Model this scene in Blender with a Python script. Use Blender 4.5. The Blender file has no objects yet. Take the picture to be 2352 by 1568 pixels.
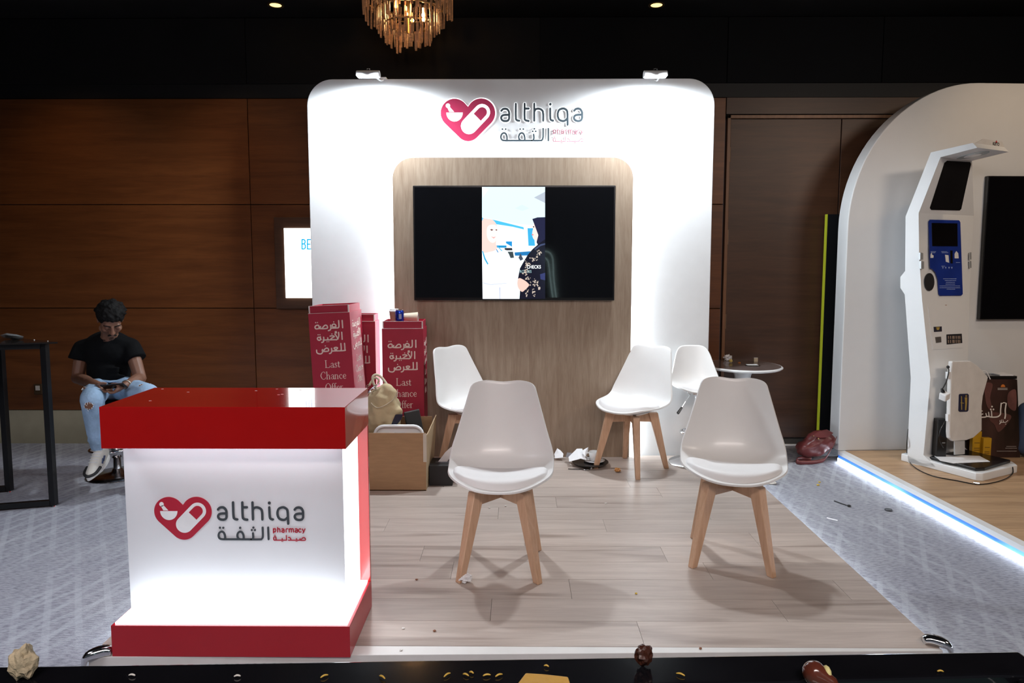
import bpy, bmesh, math, random
from mathutils import Vector, Matrix, noise as mnoise
random.seed(7)
R = math.radians
SC = bpy.context.scene
COL = bpy.context.collection

# ------------------------------------------------------------------ camera
cd = bpy.data.cameras.new('camera'); cam = bpy.data.objects.new('camera', cd); COL.objects.link(cam)
cd.lens = 24.0; cd.sensor_width = 36.0; cd.shift_y = -0.0199; cd.clip_start = 0.02; cd.clip_end = 60
EYE = Vector((0, 0, 1.55))
cam.location = EYE
cam.rotation_euler = (R(90 - 5.0), 0, R(0.44))
SC.camera = cam
# ------------------------------------------------------------------ world, exposure
w = bpy.data.worlds.new('world'); SC.world = w; w.use_nodes = True
w.node_tree.nodes['Background'].inputs[0].default_value = (0.75, 0.85, 1.0, 1)
w.node_tree.nodes['Background'].inputs[1].default_value = 0.05
SC.view_settings.view_transform = 'Standard'; SC.view_settings.look = 'None'
SC.view_settings.gamma = 1; SC.view_settings.use_curve_mapping = False
SC.view_settings.exposure = 0.18
SC.cycles.use_denoising = True; SC.cycles.max_bounces = 6; SC.cycles.diffuse_bounces = 3
SC.cycles.glossy_bounces = 3; SC.cycles.transmission_bounces = 5; SC.cycles.transparent_max_bounces = 8
SC.cycles.caustics_reflective = False; SC.cycles.caustics_refractive = False
SC.cycles.sample_clamp_indirect = 6

def area(name, loc, target, sx, sy, power, color=(1, 1, 1), spread=180):
    l = bpy.data.lights.new(name, 'AREA'); l.shape = 'RECTANGLE'; l.size = sx; l.size_y = sy
    l.energy = power; l.color = color; l.spread = R(spread)
    o = bpy.data.objects.new(name, l); COL.objects.link(o); o.location = loc
    d = Vector(target) - Vector(loc)
    o.rotation_euler = d.to_track_quat('-Z', 'Y').to_euler()
    return o
# lamps of the hall behind and above the photographer
area('hall_lamp', (0.3, -1.0, 3.48), (0.2, 3.4, 0.2), 2.6, 0.8, 48, (1.0, 0.88, 0.84), 100)
area('hall_lamp', (4.0, 1.2, 3.48), (3.5, 4.6, 0.6), 1.2, 0.8, 36, (1.0, 0.84, 0.70), 110)
area('hall_lamp', (-3.0, 1.2, 3.48), (-2.7, 2.6, 0.0), 1.4, 0.8, 34, (0.92, 0.92, 1.0), 95)
# warm ceiling washers over the timber wall
def spot(name, loc, target, power, color, size, blend=0.9, rad=0.06):
    l = bpy.data.lights.new(name, 'SPOT'); l.energy = power; l.color = color
    l.spot_size = R(size); l.spot_blend = blend; l.shadow_soft_size = rad
    o = bpy.data.objects.new(name, l); COL.objects.link(o); o.location = loc
    o.rotation_euler = (Vector(target) - Vector(loc)).to_track_quat('-Z', 'Y').to_euler()
    return o
for _x in (-3.6, -2.3):
    spot('ceiling_washer', (_x, 4.6, 3.45), (_x, 5.6, 1.7), 13, (1.0, 0.62, 0.32), 75)
spot('ceiling_washer', (2.4, 4.6, 3.45), (2.3, 5.7, 1.7), 7, (1.0, 0.62, 0.36), 70)
spot('ceiling_washer', (3.9, 4.2, 3.45), (3.6, 5.3, 1.9), 22, (1.0, 0.72, 0.45), 80)

# ------------------------------------------------------------------ picture point -> world point
_f = Vector((-math.sin(R(.44)) * math.cos(R(5)), math.cos(R(.44)) * math.cos(R(5)), -math.sin(R(5))))
_r = Vector((math.cos(R(.44)), math.sin(R(.44)), 0)); _u = _r.cross(_f)
def ray(px, py):
    return _f + _r * ((px / 2352 - .5) * 1.5) + _u * (((.5 - py / 1568) / 1.5 - 0.0199) * 1.5)
def P(px, py, X=None, Y=None, Z=None):
    d = ray(px, py)
    t = Y / d.y if Y is not None else ((Z - 1.55) / d.z if Z is not None else X / d.x)
    return EYE + d * t
def PL(px, py, a, n):
    d = ray(px, py); return EYE + d * ((Vector(a) - EYE).dot(n) / d.dot(n))

# ------------------------------------------------------------------ materials
MATS = {}
def mat(name, col, rough=0.5, metal=0.0, var=0.06, scale=12, stretch=(1, 1, 1), bump=0.0, bscale=60, emit=None,
        estr=0, coat=0, alpha=1, trans=0, sheen=0, spec=0.5, rnd=0.0, sss=0):
    if name in MATS: return MATS[name]
    m = bpy.data.materials.new(name); m.use_nodes = True; MATS[name] = m
    nt = m.node_tree; N = nt.nodes; L = nt.links; b = N['Principled BSDF']
    tc = N.new('ShaderNodeTexCoord'); mp = N.new('ShaderNodeMapping'); mp.inputs['Scale'].default_value = stretch
    oi = N.new('ShaderNodeObjectInfo'); vm = N.new('ShaderNodeVectorMath'); vm.operation = 'ADD'
    mu = N.new('ShaderNodeMath'); mu.operation = 'MULTIPLY'; mu.inputs[1].default_value = 37.0
    L.new(oi.outputs['Random'], mu.inputs[0]); L.new(tc.outputs['Object'], vm.inputs[0]); L.new(mu.outputs[0], vm.inputs[1])
    L.new(vm.outputs[0], mp.inputs[0])
    nz = N.new('ShaderNodeTexNoise'); nz.inputs['Scale'].default_value = scale; nz.inputs['Detail'].default_value = 5
    L.new(mp.outputs[0], nz.inputs['Vector'])
    cr = N.new('ShaderNodeValToRGB'); e = cr.color_ramp.elements
    e[0].position = .3; e[1].position = .7
    c = Vector(col)
    e[0].color = (*(c * (1 - var)), 1); e[1].color = (*[min(1, v * (1 + var)) for v in c], 1)
    L.new(nz.outputs['Fac'], cr.inputs[0])
    out = cr.outputs[0]
    if rnd:
        hs = N.new('ShaderNodeHueSaturation'); mr = N.new('ShaderNodeMapRange')
        mr.inputs['To Min'].default_value = 1 - rnd; mr.inputs['To Max'].default_value = 1 + rnd
        L.new(oi.outputs['Random'], mr.inputs['Value']); L.new(mr.outputs[0], hs.inputs['Value']); L.new(out, hs.inputs['Color'])
        out = hs.outputs[0]
    L.new(out, b.inputs['Base Color'])
    b.inputs['Roughness'].default_value = rough; b.inputs['Metallic'].default_value = metal
    b.inputs['Coat Weight'].default_value = coat; b.inputs['Coat Roughness'].default_value = 0.03
    b.inputs['Specular IOR Level'].default_value = spec
    b.inputs['Transmission Weight'].default_value = trans; b.inputs['Alpha'].default_value = alpha
    b.inputs['Sheen Weight'].default_value = sheen
    b.inputs['Subsurface Weight'].default_value = sss
    if emit: b.inputs['Emission Color'].default_value = (*emit, 1); b.inputs['Emission Strength'].default_value = estr
    if bump:
        n2 = N.new('ShaderNodeTexNoise'); n2.inputs['Scale'].default_value = bscale; n2.inputs['Detail'].default_value = 4
        L.new(mp.outputs[0], n2.inputs['Vector'])
        bp = N.new('ShaderNodeBump'); bp.inputs['Strength'].default_value = bump; bp.inputs['Distance'].default_value = .01
        L.new(n2.outputs['Fac'], bp.inputs['Height']); L.new(bp.outputs[0], b.inputs['Normal'])
    return m
def wood(name, c0, c1, axis='X', rough=.45, fine=1.0, rnd=.12, knots=True, bump=.08, coat=0):
    m = bpy.data.materials.new(name); m.use_nodes = True; MATS[name] = m
    nt = m.node_tree; N = nt.nodes; L = nt.links; b = N['Principled BSDF']
    tc = N.new('ShaderNodeTexCoord'); oi = N.new('ShaderNodeObjectInfo')
    mu = N.new('ShaderNodeMath'); mu.operation = 'MULTIPLY'; mu.inputs[1].default_value = 53.0
    vm = N.new('ShaderNodeVectorMath'); vm.operation = 'ADD'
    L.new(oi.outputs['Random'], mu.inputs[0]); L.new(tc.outputs['Object'], vm.inputs[0]); L.new(mu.outputs[0], vm.inputs[1])
    mp = N.new('ShaderNodeMapping')
    s = {'X': (.9, 11, 11), 'Y': (11, .9, 11), 'Z': (11, 11, .9)}[axis]
    mp.inputs['Scale'].default_value = [v * fine for v in s]
    L.new(vm.outputs[0], mp.inputs[0])
    n1 = N.new('ShaderNodeTexNoise'); n1.inputs['Scale'].default_value = 1.6; n1.inputs['Detail'].default_value = 7
    n1.inputs['Roughness'].default_value = .62; n1.inputs['Distortion'].default_value = .6
    L.new(mp.outputs[0], n1.inputs['Vector'])
    n2 = N.new('ShaderNodeTexNoise'); n2.inputs['Scale'].default_value = 9; n2.inputs['Detail'].default_value = 3
    L.new(mp.outputs[0], n2.inputs['Vector'])
    mx = N.new('ShaderNodeMath'); mx.operation = 'MULTIPLY_ADD'; mx.inputs[1].default_value = .35
    L.new(n2.outputs['Fac'], mx.inputs[0]); L.new(n1.outputs['Fac'], mx.inputs[2])
    cr = N.new('ShaderNodeValToRGB'); e = cr.color_ramp.elements
    e[0].position = .45; e[1].position = .85; e[0].color = (*c0, 1); e[1].color = (*c1, 1)
    L.new(mx.outputs[0], cr.inputs[0])
    out = cr.outputs[0]
    if knots:
        n3 = N.new('ShaderNodeTexNoise'); n3.inputs['Scale'].default_value = .55; n3.inputs['Detail'].default_value = 3
        n3.inputs['Distortion'].default_value = 1.2
        L.new(mp.outputs[0], n3.inputs['Vector'])
        c3 = N.new('ShaderNodeValToRGB'); q = c3.color_ramp.elements; q[0].position = .28; q[1].position = .42
        q[0].color = (.62, .58, .56, 1); q[1].color = (1, 1, 1, 1)
        L.new(n3.outputs['Fac'], c3.inputs[0])
        ml = N.new('ShaderNodeMixRGB'); ml.blend_type = 'MULTIPLY'; ml.inputs[0].default_value = 1
        L.new(out, ml.inputs[1]); L.new(c3.outputs[0], ml.inputs[2]); out = ml.outputs[0]
    hs = N.new('ShaderNodeHueSaturation'); mr = N.new('ShaderNodeMapRange')
    mr.inputs['To Min'].default_value = 1 - rnd; mr.inputs['To Max'].default_value = 1 + rnd
    L.new(oi.outputs['Random'], mr.inputs['Value']); L.new(mr.outputs[0], hs.inputs['Value']); L.new(out, hs.inputs['Color'])
    L.new(hs.outputs[0], b.inputs['Base Color']); b.inputs['Roughness'].default_value = rough
    b.inputs['Coat Weight'].default_value = coat
    bp = N.new('ShaderNodeBump'); bp.inputs['Strength'].default_value = bump; bp.inputs['Distance'].default_value = .004
    L.new(mx.outputs[0], bp.inputs['Height']); L.new(bp.outputs[0], b.inputs['Normal'])
    return m
def glow(name, col, strength):
    m = bpy.data.materials.new(name); m.use_nodes = True; MATS[name] = m
    b = m.node_tree.nodes['Principled BSDF']
    b.inputs['Base Color'].default_value = (.8, .8, .8, 1) if strength > 1 else (*[c * .5 for c in col], 1); b.inputs['Roughness'].default_value = .5
    b.inputs['Emission Color'].default_value = (*col, 1); b.inputs['Emission Strength'].default_value = strength
    return m
def carpet_mat():
    m = bpy.data.materials.new('carpet'); m.use_nodes = True
    nt = m.node_tree; N = nt.nodes; L = nt.links; b = N['Principled BSDF']
    tc = N.new('ShaderNodeTexCoord')
    def nz(sc, vec, det=3):
        mp = N.new('ShaderNodeMapping'); mp.inputs['Scale'].default_value = vec; L.new(tc.outputs['Object'], mp.inputs[0])
        n = N.new('ShaderNodeTexNoise'); n.inputs['Scale'].default_value = sc; n.inputs['Detail'].default_value = det
        L.new(mp.outputs[0], n.inputs['Vector']); return n.outputs['Fac']
    def ramp(src, p0, c0, p1, c1):
        r = N.new('ShaderNodeValToRGB'); e = r.color_ramp.elements
        e[0].position = p0; e[1].position = p1; e[0].color = (*c0, 1); e[1].color = (*c1, 1)
        L.new(src, r.inputs[0]); return r.outputs[0]
    dash = ramp(nz(30, (1, 4.5, 1), 4), .34, (.23, .235, .27), .58, (.40, .405, .445))
    big = ramp(nz(1.1, (1, 1, 1), 3), .35, (.8, .8, .84), .65, (1.0, 1.0, 1.0))
    prev = dash
    for ang, sc, th in ((28, 3.1, .86), (-33, 2.7, .88), (4, 2.3, .92)):
        mp = N.new('ShaderNodeMapping'); mp.inputs['Rotation'].default_value = (0, 0, R(ang)); L.new(tc.outputs['Object'], mp.inputs[0])
        wv = N.new('ShaderNodeTexWave'); wv.inputs['Scale'].default_value = sc; wv.inputs['Distortion'].default_value = .15
        L.new(mp.outputs[0], wv.inputs['Vector'])
        s = ramp(wv.outputs['Fac'], th - .06, (0, 0, 0), th + .04, (1, 1, 1))
        br = ramp(nz(2.2, (1, .5, 1), 2), .42, (0, 0, 0), .56, (1, 1, 1))
        mu = N.new('ShaderNodeMixRGB'); mu.blend_type = 'MULTIPLY'; mu.inputs[0].default_value = 1
        L.new(s, mu.inputs[1]); L.new(br, mu.inputs[2])
        sc2 = N.new('ShaderNodeMixRGB'); sc2.blend_type = 'MULTIPLY'; sc2.inputs[0].default_value = 1
        sc2.inputs[2].default_value = (.36, .36, .36, 1); L.new(mu.outputs[0], sc2.inputs[1])
        mx = N.new('ShaderNodeMixRGB'); L.new(sc2.outputs[0], mx.inputs[0]); L.new(prev, mx.inputs[1])
        mx.inputs[2].default_value = (.52, .54, .58, 1); prev = mx.outputs[0]
    mu = N.new('ShaderNodeMixRGB'); mu.blend_type = 'MULTIPLY'; mu.inputs[0].default_value = 1
    L.new(prev, mu.inputs[1]); L.new(big, mu.inputs[2])
    L.new(mu.outputs[0], b.inputs['Base Color']); b.inputs['Roughness'].default_value = .95
    b.inputs['Specular IOR Level'].default_value = .1
    bp = N.new('ShaderNodeBump'); bp.inputs['Strength'].default_value = .5; bp.inputs['Distance'].default_value = .006
    L.new(nz(110, (1, 2, 1), 2), bp.inputs['Height']); L.new(bp.outputs[0], b.inputs['Normal'])
    return m

white = mat('white_paint', (.78, .79, .80), .45, var=.015, bump=.02, bscale=200)
gwhite = mat('white_laminate', (.80, .81, .82), .3, var=.01)
red = mat('red_gloss', (.47, .008, .008), .12, var=.02, coat=.7)
redbase = mat('red_satin', (.44, .014, .026), .3, var=.02)
crim = mat('crimson_board', (.38, .014, .042), .55, var=.04, bump=.02)
logored = mat('logo_crimson', (.42, .012, .035), .5, var=.02)
logogrey = mat('logo_charcoal', (.045, .055, .065), .5, var=.05)
pink = mat('box_cream_print', (.82, .66, .60), .6, var=.02)
shellm = mat('white_plastic', (.80, .79, .78), .32, var=.01, coat=.1)
padm = mat('white_leatherette', (.82, .80, .80), .5, var=.015, bump=.1, bscale=300)
legw = wood('beech_leg', (.52, .31, .19), (.66, .43, .29), 'Z', .45, 2.0, .06, False)
plankm = wood('oak_laminate', (.41, .335, .295), (.54, .455, .405), 'X', .33, 1.0, .09, True, .06)
plank2 = wood('honey_laminate', (.36, .22, .12), (.55, .36, .21), 'X', .4, 1.0, .06, True, .05)
panelw = wood('pale_oak_panel', (.25, .175, .12), (.37, .285, .21), 'Z', .5, 1.6, .0, False, .1)
wallw = wood('walnut_panel', (.105, .032, .008), (.175, .058, .015), 'X', .38, .8, .12, False, .04)
doorw = wood('walnut_door', (.050, .021, .010), (.082, .035, .017), 'X', .42, .8, .05, False, .04)
darkw = mat('dark_groove', (.006, .005, .004), .7)
upper = mat('charcoal_wall', (.010, .010, .011), .8, var=.2, scale=2, spec=.2)
upper2 = mat('black_wall', (.003, .0035, .005), .8, var=.2, scale=2, spec=.2)
beige = mat('beige_plinth', (.36, .33, .24), .8, var=.05)
black = mat('black_plastic', (.008, .008, .009), .25, var=.1)
blackm = mat('black_metal', (.007, .007, .008), .38, metal=.2, var=.1)
screenoff = mat('black_glass', (.003, .003, .004), .06, var=.1, coat=.5)
chrome = mat('chrome', (.75, .76, .78), .12, metal=1.0, var=.03)
card = mat('cardboard', (.35, .21, .11), .85, var=.07, bump=.05, bscale=40, stretch=(1, 1, 6))
cardin = mat('cardboard_inside', (.42, .30, .18), .85, var=.06)
paper = mat('white_paper', (.82, .82, .84), .8, var=.03, bump=.3, bscale=30)
canvas = mat('tan_canvas', (.50, .40, .24), .8, var=.08, bump=.4, bscale=25)
canvas2 = mat('cream_handle', (.55, .47, .34), .7, var=.05)
burg = mat('burgundy_leather', (.12, .022, .022), .35, var=.12, bump=.25, bscale=18)
led = glow('led_white', (.86, .94, 1.0), 13)
ledsoft = glow('led_diffuser', (.88, .95, 1.0), 6)

# ------------------------------------------------------------------ mesh helpers
def link(name, me, parent=None):
    o = bpy.data.objects.new(name, me); COL.objects.link(o)
    if parent: o.parent = parent
    return o
def fin(name, bm, m, parent=None, smooth=False, org=None, bevel=0, seg=2):
    """write the bmesh into one object; org = world origin of a top-level mesh"""
    bmesh.ops.recalc_face_normals(bm, faces=bm.faces[:])
    if org is not None:
        bmesh.ops.translate(bm, verts=bm.verts[:], vec=-Vector(org))
    me = bpy.data.meshes.new(name); bm.to_mesh(me); bm.free()
    for x in (m if isinstance(m, (list, tuple)) else [m]): me.materials.append(x)
    if smooth:
        for p in me.polygons: p.use_smooth = True
    o = link(name, me, parent)
    if org is not None: o.location = org
    if bevel:
        b = o.modifiers.new('bevel', 'BEVEL'); b.width = bevel; b.segments = seg; b.limit_method = 'ANGLE'
        for p in me.polygons: p.use_smooth = False
    return o
def tag(o, label, cat, group=None, kind=None):
    if label: o['label'] = label
    if cat: o['category'] = cat
    if group: o['group'] = group
    if kind: o['kind'] = kind
    return o
def thing(name, label, cat, loc=(0, 0, 0), rz=0, group=None):
    o = bpy.data.objects.new(name, None); COL.objects.link(o); o.empty_display_size = .05
    o.location = loc; o.rotation_euler = (0, 0, rz)
    return tag(o, label, cat, group)
def dup(root, loc=None, rz=None, label=None):
    r = root.copy(); COL.objects.link(r)
    if loc is not None: r.location = loc
    if rz is not None: r.rotation_euler = (0, 0, rz)
    if label: r['label'] = label
    for ch in list(root.children):
        c = ch.copy(); COL.objects.link(c); c.parent = r
        for g in list(ch.children):
            d = g.copy(); COL.objects.link(d); d.parent = c
    return r
def box(bm, x0, x1, y0, y1, z0, z1, M=None, mi=0):
    vs = [bm.verts.new(Vector(p)) for p in ((x0, y0, z0), (x1, y0, z0), (x1, y1, z0), (x0, y1, z0),
                                            (x0, y0, z1), (x1, y0, z1), (x1, y1, z1), (x0, y1, z1))]
    if M is not None:
        for v in vs: v.co = M @ v.co
    for f in ((0, 3, 2, 1), (4, 5, 6, 7), (0, 1, 5, 4), (1, 2, 6, 5), (2, 3, 7, 6), (3, 0, 4, 7)):
        bm.faces.new([vs[i] for i in f]).material_index = mi
    return vs
def bx(name, x0, x1, y0, y1, z0, z1, m, parent=None, bevel=0, M=None, org=None):
    bm = bmesh.new(); box(bm, x0, x1, y0, y1, z0, z1, M); return fin(name, bm, m, parent, bevel=bevel, org=org)
def prism(bm, pts, vec, mi=0):
    """closed polygon of 3-D points, extruded along vec"""
    vec = Vector(vec); a = [bm.verts.new(Vector(p)) for p in pts]; b = [bm.verts.new(Vector(p) + vec) for p in pts]
    n = len(pts)
    bm.faces.new(a).material_index = mi; bm.faces.new(b[::-1]).material_index = mi
    for i in range(n): bm.faces.new((a[i], b[i], b[(i + 1) % n], a[(i + 1) % n])).material_index = mi
def tube(bm, pts, rad, seg=8, closed=False, mi=0):
    pts = [Vector(p) for p in pts]; n = len(pts); rings = []
    rr = rad if isinstance(rad, (list, tuple)) else [rad] * n
    up = Vector((0, 0, 1)); prev = None
    for i, p in enumerate(pts):
        if closed: t = pts[(i + 1) % n] - pts[i - 1]
        else: t = pts[min(i + 1, n - 1)] - pts[max(i - 1, 0)]
        t = t.normalized() if t.length > 1e-9 else Vector((0, 0, 1))
        if prev is None:
            a = t.cross(up)
            if a.length < .05: a = t.cross(Vector((1, 0, 0)))
        else:
            a = prev - t * prev.dot(t)
            if a.length < 1e-6: a = t.cross(Vector((.3, .5, .8)))
        a.normalize(); prev = a; b = t.cross(a)
        rings.append([bm.verts.new(p + (a * math.cos(k * 2 * math.pi / seg) + b * math.sin(k * 2 * math.pi / seg)) * rr[i]) for k in range(seg)])
    m = n if closed else n - 1
    for i in range(m):
        A, B = rings[i], rings[(i + 1) % n]
        for k in range(seg): bm.faces.new((A[k], A[(k + 1) % seg], B[(k + 1) % seg], B[k])).material_index = mi
    if not closed:
        bm.faces.new(rings[0][::-1]).material_index = mi; bm.faces.new(rings[-1]).material_index = mi
def lathe(bm, prof, c=(0, 0, 0), seg=32, M=None, mi=0):
    rings = []
    for r, z in prof:
        if r < 1e-6: rings.append([bm.verts.new(Vector((c[0], c[1], c[2] + z)))])
        else: rings.append([bm.verts.new(Vector((c[0] + r * math.cos(2 * math.pi * k / seg), c[1] + r * math.sin(2 * math.pi * k / seg), c[2] + z))) for k in range(seg)])
    vs = [v for q in rings for v in q]
    if M is not None:
        for v in vs: v.co = M @ v.co
    for A, B in zip(rings, rings[1:]):
        if len(A) == 1 and len(B) == 1: continue
        for k in range(seg):
            k2 = (k + 1) % seg
            if len(A) == 1: f = (A[0], B[k], B[k2])
            elif len(B) == 1: f = (A[k], A[k2], B[0])
            else: f = (A[k], A[k2], B[k2], B[k])
            bm.faces.new(f).material_index = mi
def sph(bm, c, r, sub=2, sc=(1, 1, 1), rot=None):
    M = Matrix.Translation(Vector(c)) @ (rot.to_4x4() if rot else Matrix.Identity(4)) @ Matrix.Diagonal((sc[0], sc[1], sc[2], 1))
    bmesh.ops.create_icosphere(bm, subdivisions=sub, radius=r, matrix=M)
def cap(bm, a, ra, b, rb, seg=10):
    """tapered capsule"""
    a = Vector(a); b = Vector(b); d = b - a; L = d.length
    if L < 1e-6: sph(bm, a, ra); return
    q = Vector((0, 0, 1)).rotation_difference(d.normalized()).to_matrix().to_4x4(); q.translation = a
    prof = [(0, -ra)] + [(ra * math.cos(t), ra * math.sin(t)) for t in (-1.2, -.8, -.4, 0)] + \
           [(rb * math.cos(t), L + rb * math.sin(t)) for t in (0, .4, .8, 1.2)] + [(0, L + rb)]
    lathe(bm, prof, seg=seg, M=q)
def cone(bm, a, ra, b, rb, seg=16):
    a = Vector(a); b = Vector(b); d = b - a; q = Vector((0, 0, 1)).rotation_difference(d.normalized()).to_matrix().to_4x4(); q.translation = a
    lathe(bm, [(0, -ra * .6), (ra * .7, -ra * .4), (ra, 0), (rb, d.length), (0, d.length)], seg=seg, M=q)
def organic(name, bm, m, parent, voxel=.006, smooth=4, org=None, decim=0):
    """fuse overlapping closed pieces into one continuous surface"""
    me = bpy.data.meshes.new(name + '_raw'); bm.to_mesh(me); bm.free()
    t = bpy.data.objects.new('raw', me); COL.objects.link(t)
    r = t.modifiers.new('r', 'REMESH'); r.mode = 'VOXEL'; r.voxel_size = voxel; r.use_smooth_shade = True
    s = t.modifiers.new('s', 'SMOOTH'); s.factor = .6; s.iterations = smooth
    if decim:
        d = t.modifiers.new('d', 'DECIMATE'); d.ratio = decim
    dg = bpy.context.evaluated_depsgraph_get(); dg.update()
    nm = bpy.data.meshes.new_from_object(t.evaluated_get(dg))
    bpy.data.objects.remove(t); bpy.data.meshes.remove(me)
    nm.name = name; nm.materials.clear(); nm.materials.append(m)
    for p in nm.polygons: p.use_smooth = True
    if org is not None: nm.transform(Matrix.Translation(-Vector(org)))
    o = link(name, nm, parent)
    if org is not None: o.location = org
    return o
def catmull(pts, n=5, closed=False):
    pts = [Vector(p) for p in pts]; out = []; N = len(pts)
    rng = range(N) if closed else range(N - 1)
    for i in rng:
        if closed: p0, p1, p2, p3 = pts[i - 1], pts[i], pts[(i + 1) % N], pts[(i + 2) % N]
        else: p0, p1, p2, p3 = pts[max(i - 1, 0)], pts[i], pts[i + 1], pts[min(i + 2, N - 1)]
        for k in range(n):
            t = k / n
            out.append(.5 * ((2 * p1) + (p2 - p0) * t + (2 * p0 - 5 * p1 + 4 * p2 - p3) * t * t + (3 * p1 - p0 - 3 * p2 + p3) * t ** 3))
    if not closed: out.append(pts[-1])
    return out
def stadium(bm, a, b, ra, rb, F, d, seg=5, mi=0):
    """flat rounded stroke segment extruded by d along the frame normal; F maps (x, y, z)"""
    a = Vector(a[:2]); b = Vector(b[:2]); v = b - a
    if v.length < 1e-7: v = Vector((1e-4, 0)); b = a + v
    an = math.atan2(v.y, v.x); pts = []
    for k in range(seg + 1): t = an + math.pi / 2 + math.pi * k / seg; pts.append((a.x + ra * math.cos(t), a.y + ra * math.sin(t)))
    for k in range(seg + 1): t = an - math.pi / 2 + math.pi * k / seg; pts.append((b.x + rb * math.cos(t), b.y + rb * math.sin(t)))
    lo = F(0, 0, 0); hi = F(0, 0, d)
    prism(bm, [F(x, y, 0) for x, y in pts], hi - lo, mi)
LAY = [0]   # neighbouring stroke pieces differ by hundredths of a millimetre, so no two faces coincide
def stroke(bm, pts, wd, F, d, smooth=True, n=5, mi=0, thin=None):
    q = [Vector((p[0], p[1], 0)) for p in pts]
    if smooth and len(q) > 2: q = catmull(q, n)
    for a, b in zip(q, q[1:]):
        LAY[0] = (LAY[0] + 1) % 7
        r = wd / 2
        if thin is not None:
            v = b - a; s = abs(v.y) / (v.length + 1e-9); r = (thin + (wd - thin) * s ** 1.5) / 2
        stadium(bm, a, b, r, r, F, d + LAY[0] * 4e-5, mi=mi)
def disc2(bm, x, y, r, F, d, mi=0): stadium(bm, (x, y), (x, y), r, r, F, d, 8, mi)
def poly2(bm, pts, F, d, mi=0):
    prism(bm, [F(x, y, 0) for x, y in pts], F(0, 0, d) - F(0, 0, 0), mi)
def frame(o, ex, ey, n, s, cx=0, cy=0):
    """picture-like 2-D coordinates (y down) -> world; s metres per unit"""
    o = Vector(o); ex = Vector(ex); ey = Vector(ey); n = Vector(n)
    return lambda x, y, z: o + ex * ((x - cx) * s) - ey * ((y - cy) * s) + n * z
def latin(bm, text, size, F, d, sx=1.0, bold=0.0):
    """simple sans lettering as a mesh, lower-left at F(0, 0)"""
    c = bpy.data.curves.new('t', 'FONT'); c.body = text; c.size = size; c.extrude = 0; c.offset = bold
    o = bpy.data.objects.new('t', c); COL.objects.link(o)
    dg = bpy.context.evaluated_depsgraph_get(); dg.update()
    me = bpy.data.meshes.new_from_object(o.evaluated_get(dg))
    vs = [bm.verts.new(F(v.co.x * sx, -v.co.y, d)) for v in me.vertices]
    for p in me.polygons:
        try: bm.faces.new([vs[i] for i in p.vertices])
        except ValueError: pass
    bpy.data.objects.remove(o); bpy.data.meshes.remove(me)

# =================================================================== SETTING
YW = 5.70
fl = bx('floor', -7, 7, -2.5, 8, -.05, 0, carpet_mat(), org=(0, 0, 0)); fl['kind'] = 'structure'
ce = bx('ceiling', -7, 7, -2.5, 8, 3.515, 3.6, upper, org=(0, 0, 3.515)); ce['kind'] = 'structure'
# back wall: a dark carcass with timber panels, one object per panel
wb = bx('wall_back', -7, 1.70, YW + .02, YW + .12, 0, 3.51, darkw, org=(0, YW, 0)); wb['kind'] = 'structure'
wr = bx('wall_right', 3.4, 7, YW + .02, YW + .12, 0, 3.51, upper2, org=(4, YW, 0)); wr['kind'] = 'structure'
whd = bx('wall_header', 1.70, 3.4, YW + .02, YW + .12, 2.72, 3.51, upper2, org=(2.2, YW, 3)); whd['kind'] = 'structure'
G = .003
rows = [.287, 1.158, 2.018, 2.877]
cols = [-4.9, -2.21, .0, 1.70]
def panel(x0, x1, z0, z1, m=wallw, parent=wb, y=YW, nm='panel', t=.02):
    bm = bmesh.new(); c = Vector(((x0 + x1) / 2, y, (z0 + z1) / 2))
    box(bm, x0 + G, x1 - G, y, y + t, z0 + G, z1 - G)
    o = fin(nm, bm, m, parent, org=c, bevel=.002, seg=1)
    if parent: o.matrix_parent_inverse = parent.matrix_world.inverted() if False else Matrix.Translation(-parent.location)
    return o
for a, b in zip(cols, cols[1:]):
    for z0, z1 in zip(rows, rows[1:]): panel(a, b, z0, z1)
for z0, z1 in zip(rows, rows[1:]): panel(-7, -4.9, z0, z1)
# plinth under the panels
pl = bx('baseboard_back', -7, 1.60, YW - .005, YW + .02, 0, .285, beige, org=(0, YW, 0)); pl['kind'] = 'structure'
pr = bx('baseboard_right', 1.60, 5, YW - .012, YW + .02, 0, .055, mat('grey_skirting', (.05, .045, .04), .6), org=(2, YW, 0)); pr['kind'] = 'structure'
tr = bx('trim_1', 1.55, 2.7, YW - .03, YW - .014, 0, .012, gwhite, org=(2, YW, 0)); tr['kind'] = 'structure'
# fascia over the panels and dark upper wall boards
fa = bx('trim_2', -7, 7, YW + .006, YW + .02, 2.88, 2.99, mat('black_fascia', (.003, .003, .004), .6), org=(0, YW, 2.9)); fa['kind'] = 'structure'
us = [-7, -4.6, -2.21, .18, 1.70, 2.95, 7]
for i, (a, b) in enumerate(zip(us, us[1:])): panel(a, b, 2.99, 3.512, upper if i <= 2 else upper2, y=YW, t=.02, nm='upper_panel')
# side walls far outside the frame
for nm, x in (('wall_left', -7.1), ('wall_side_right', 7.0)):
    s = bx(nm, x, x + .1, -2.5, 8, 0, 3.51, doorw, org=(x, 2, 0)); s['kind'] = 'structure'

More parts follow.
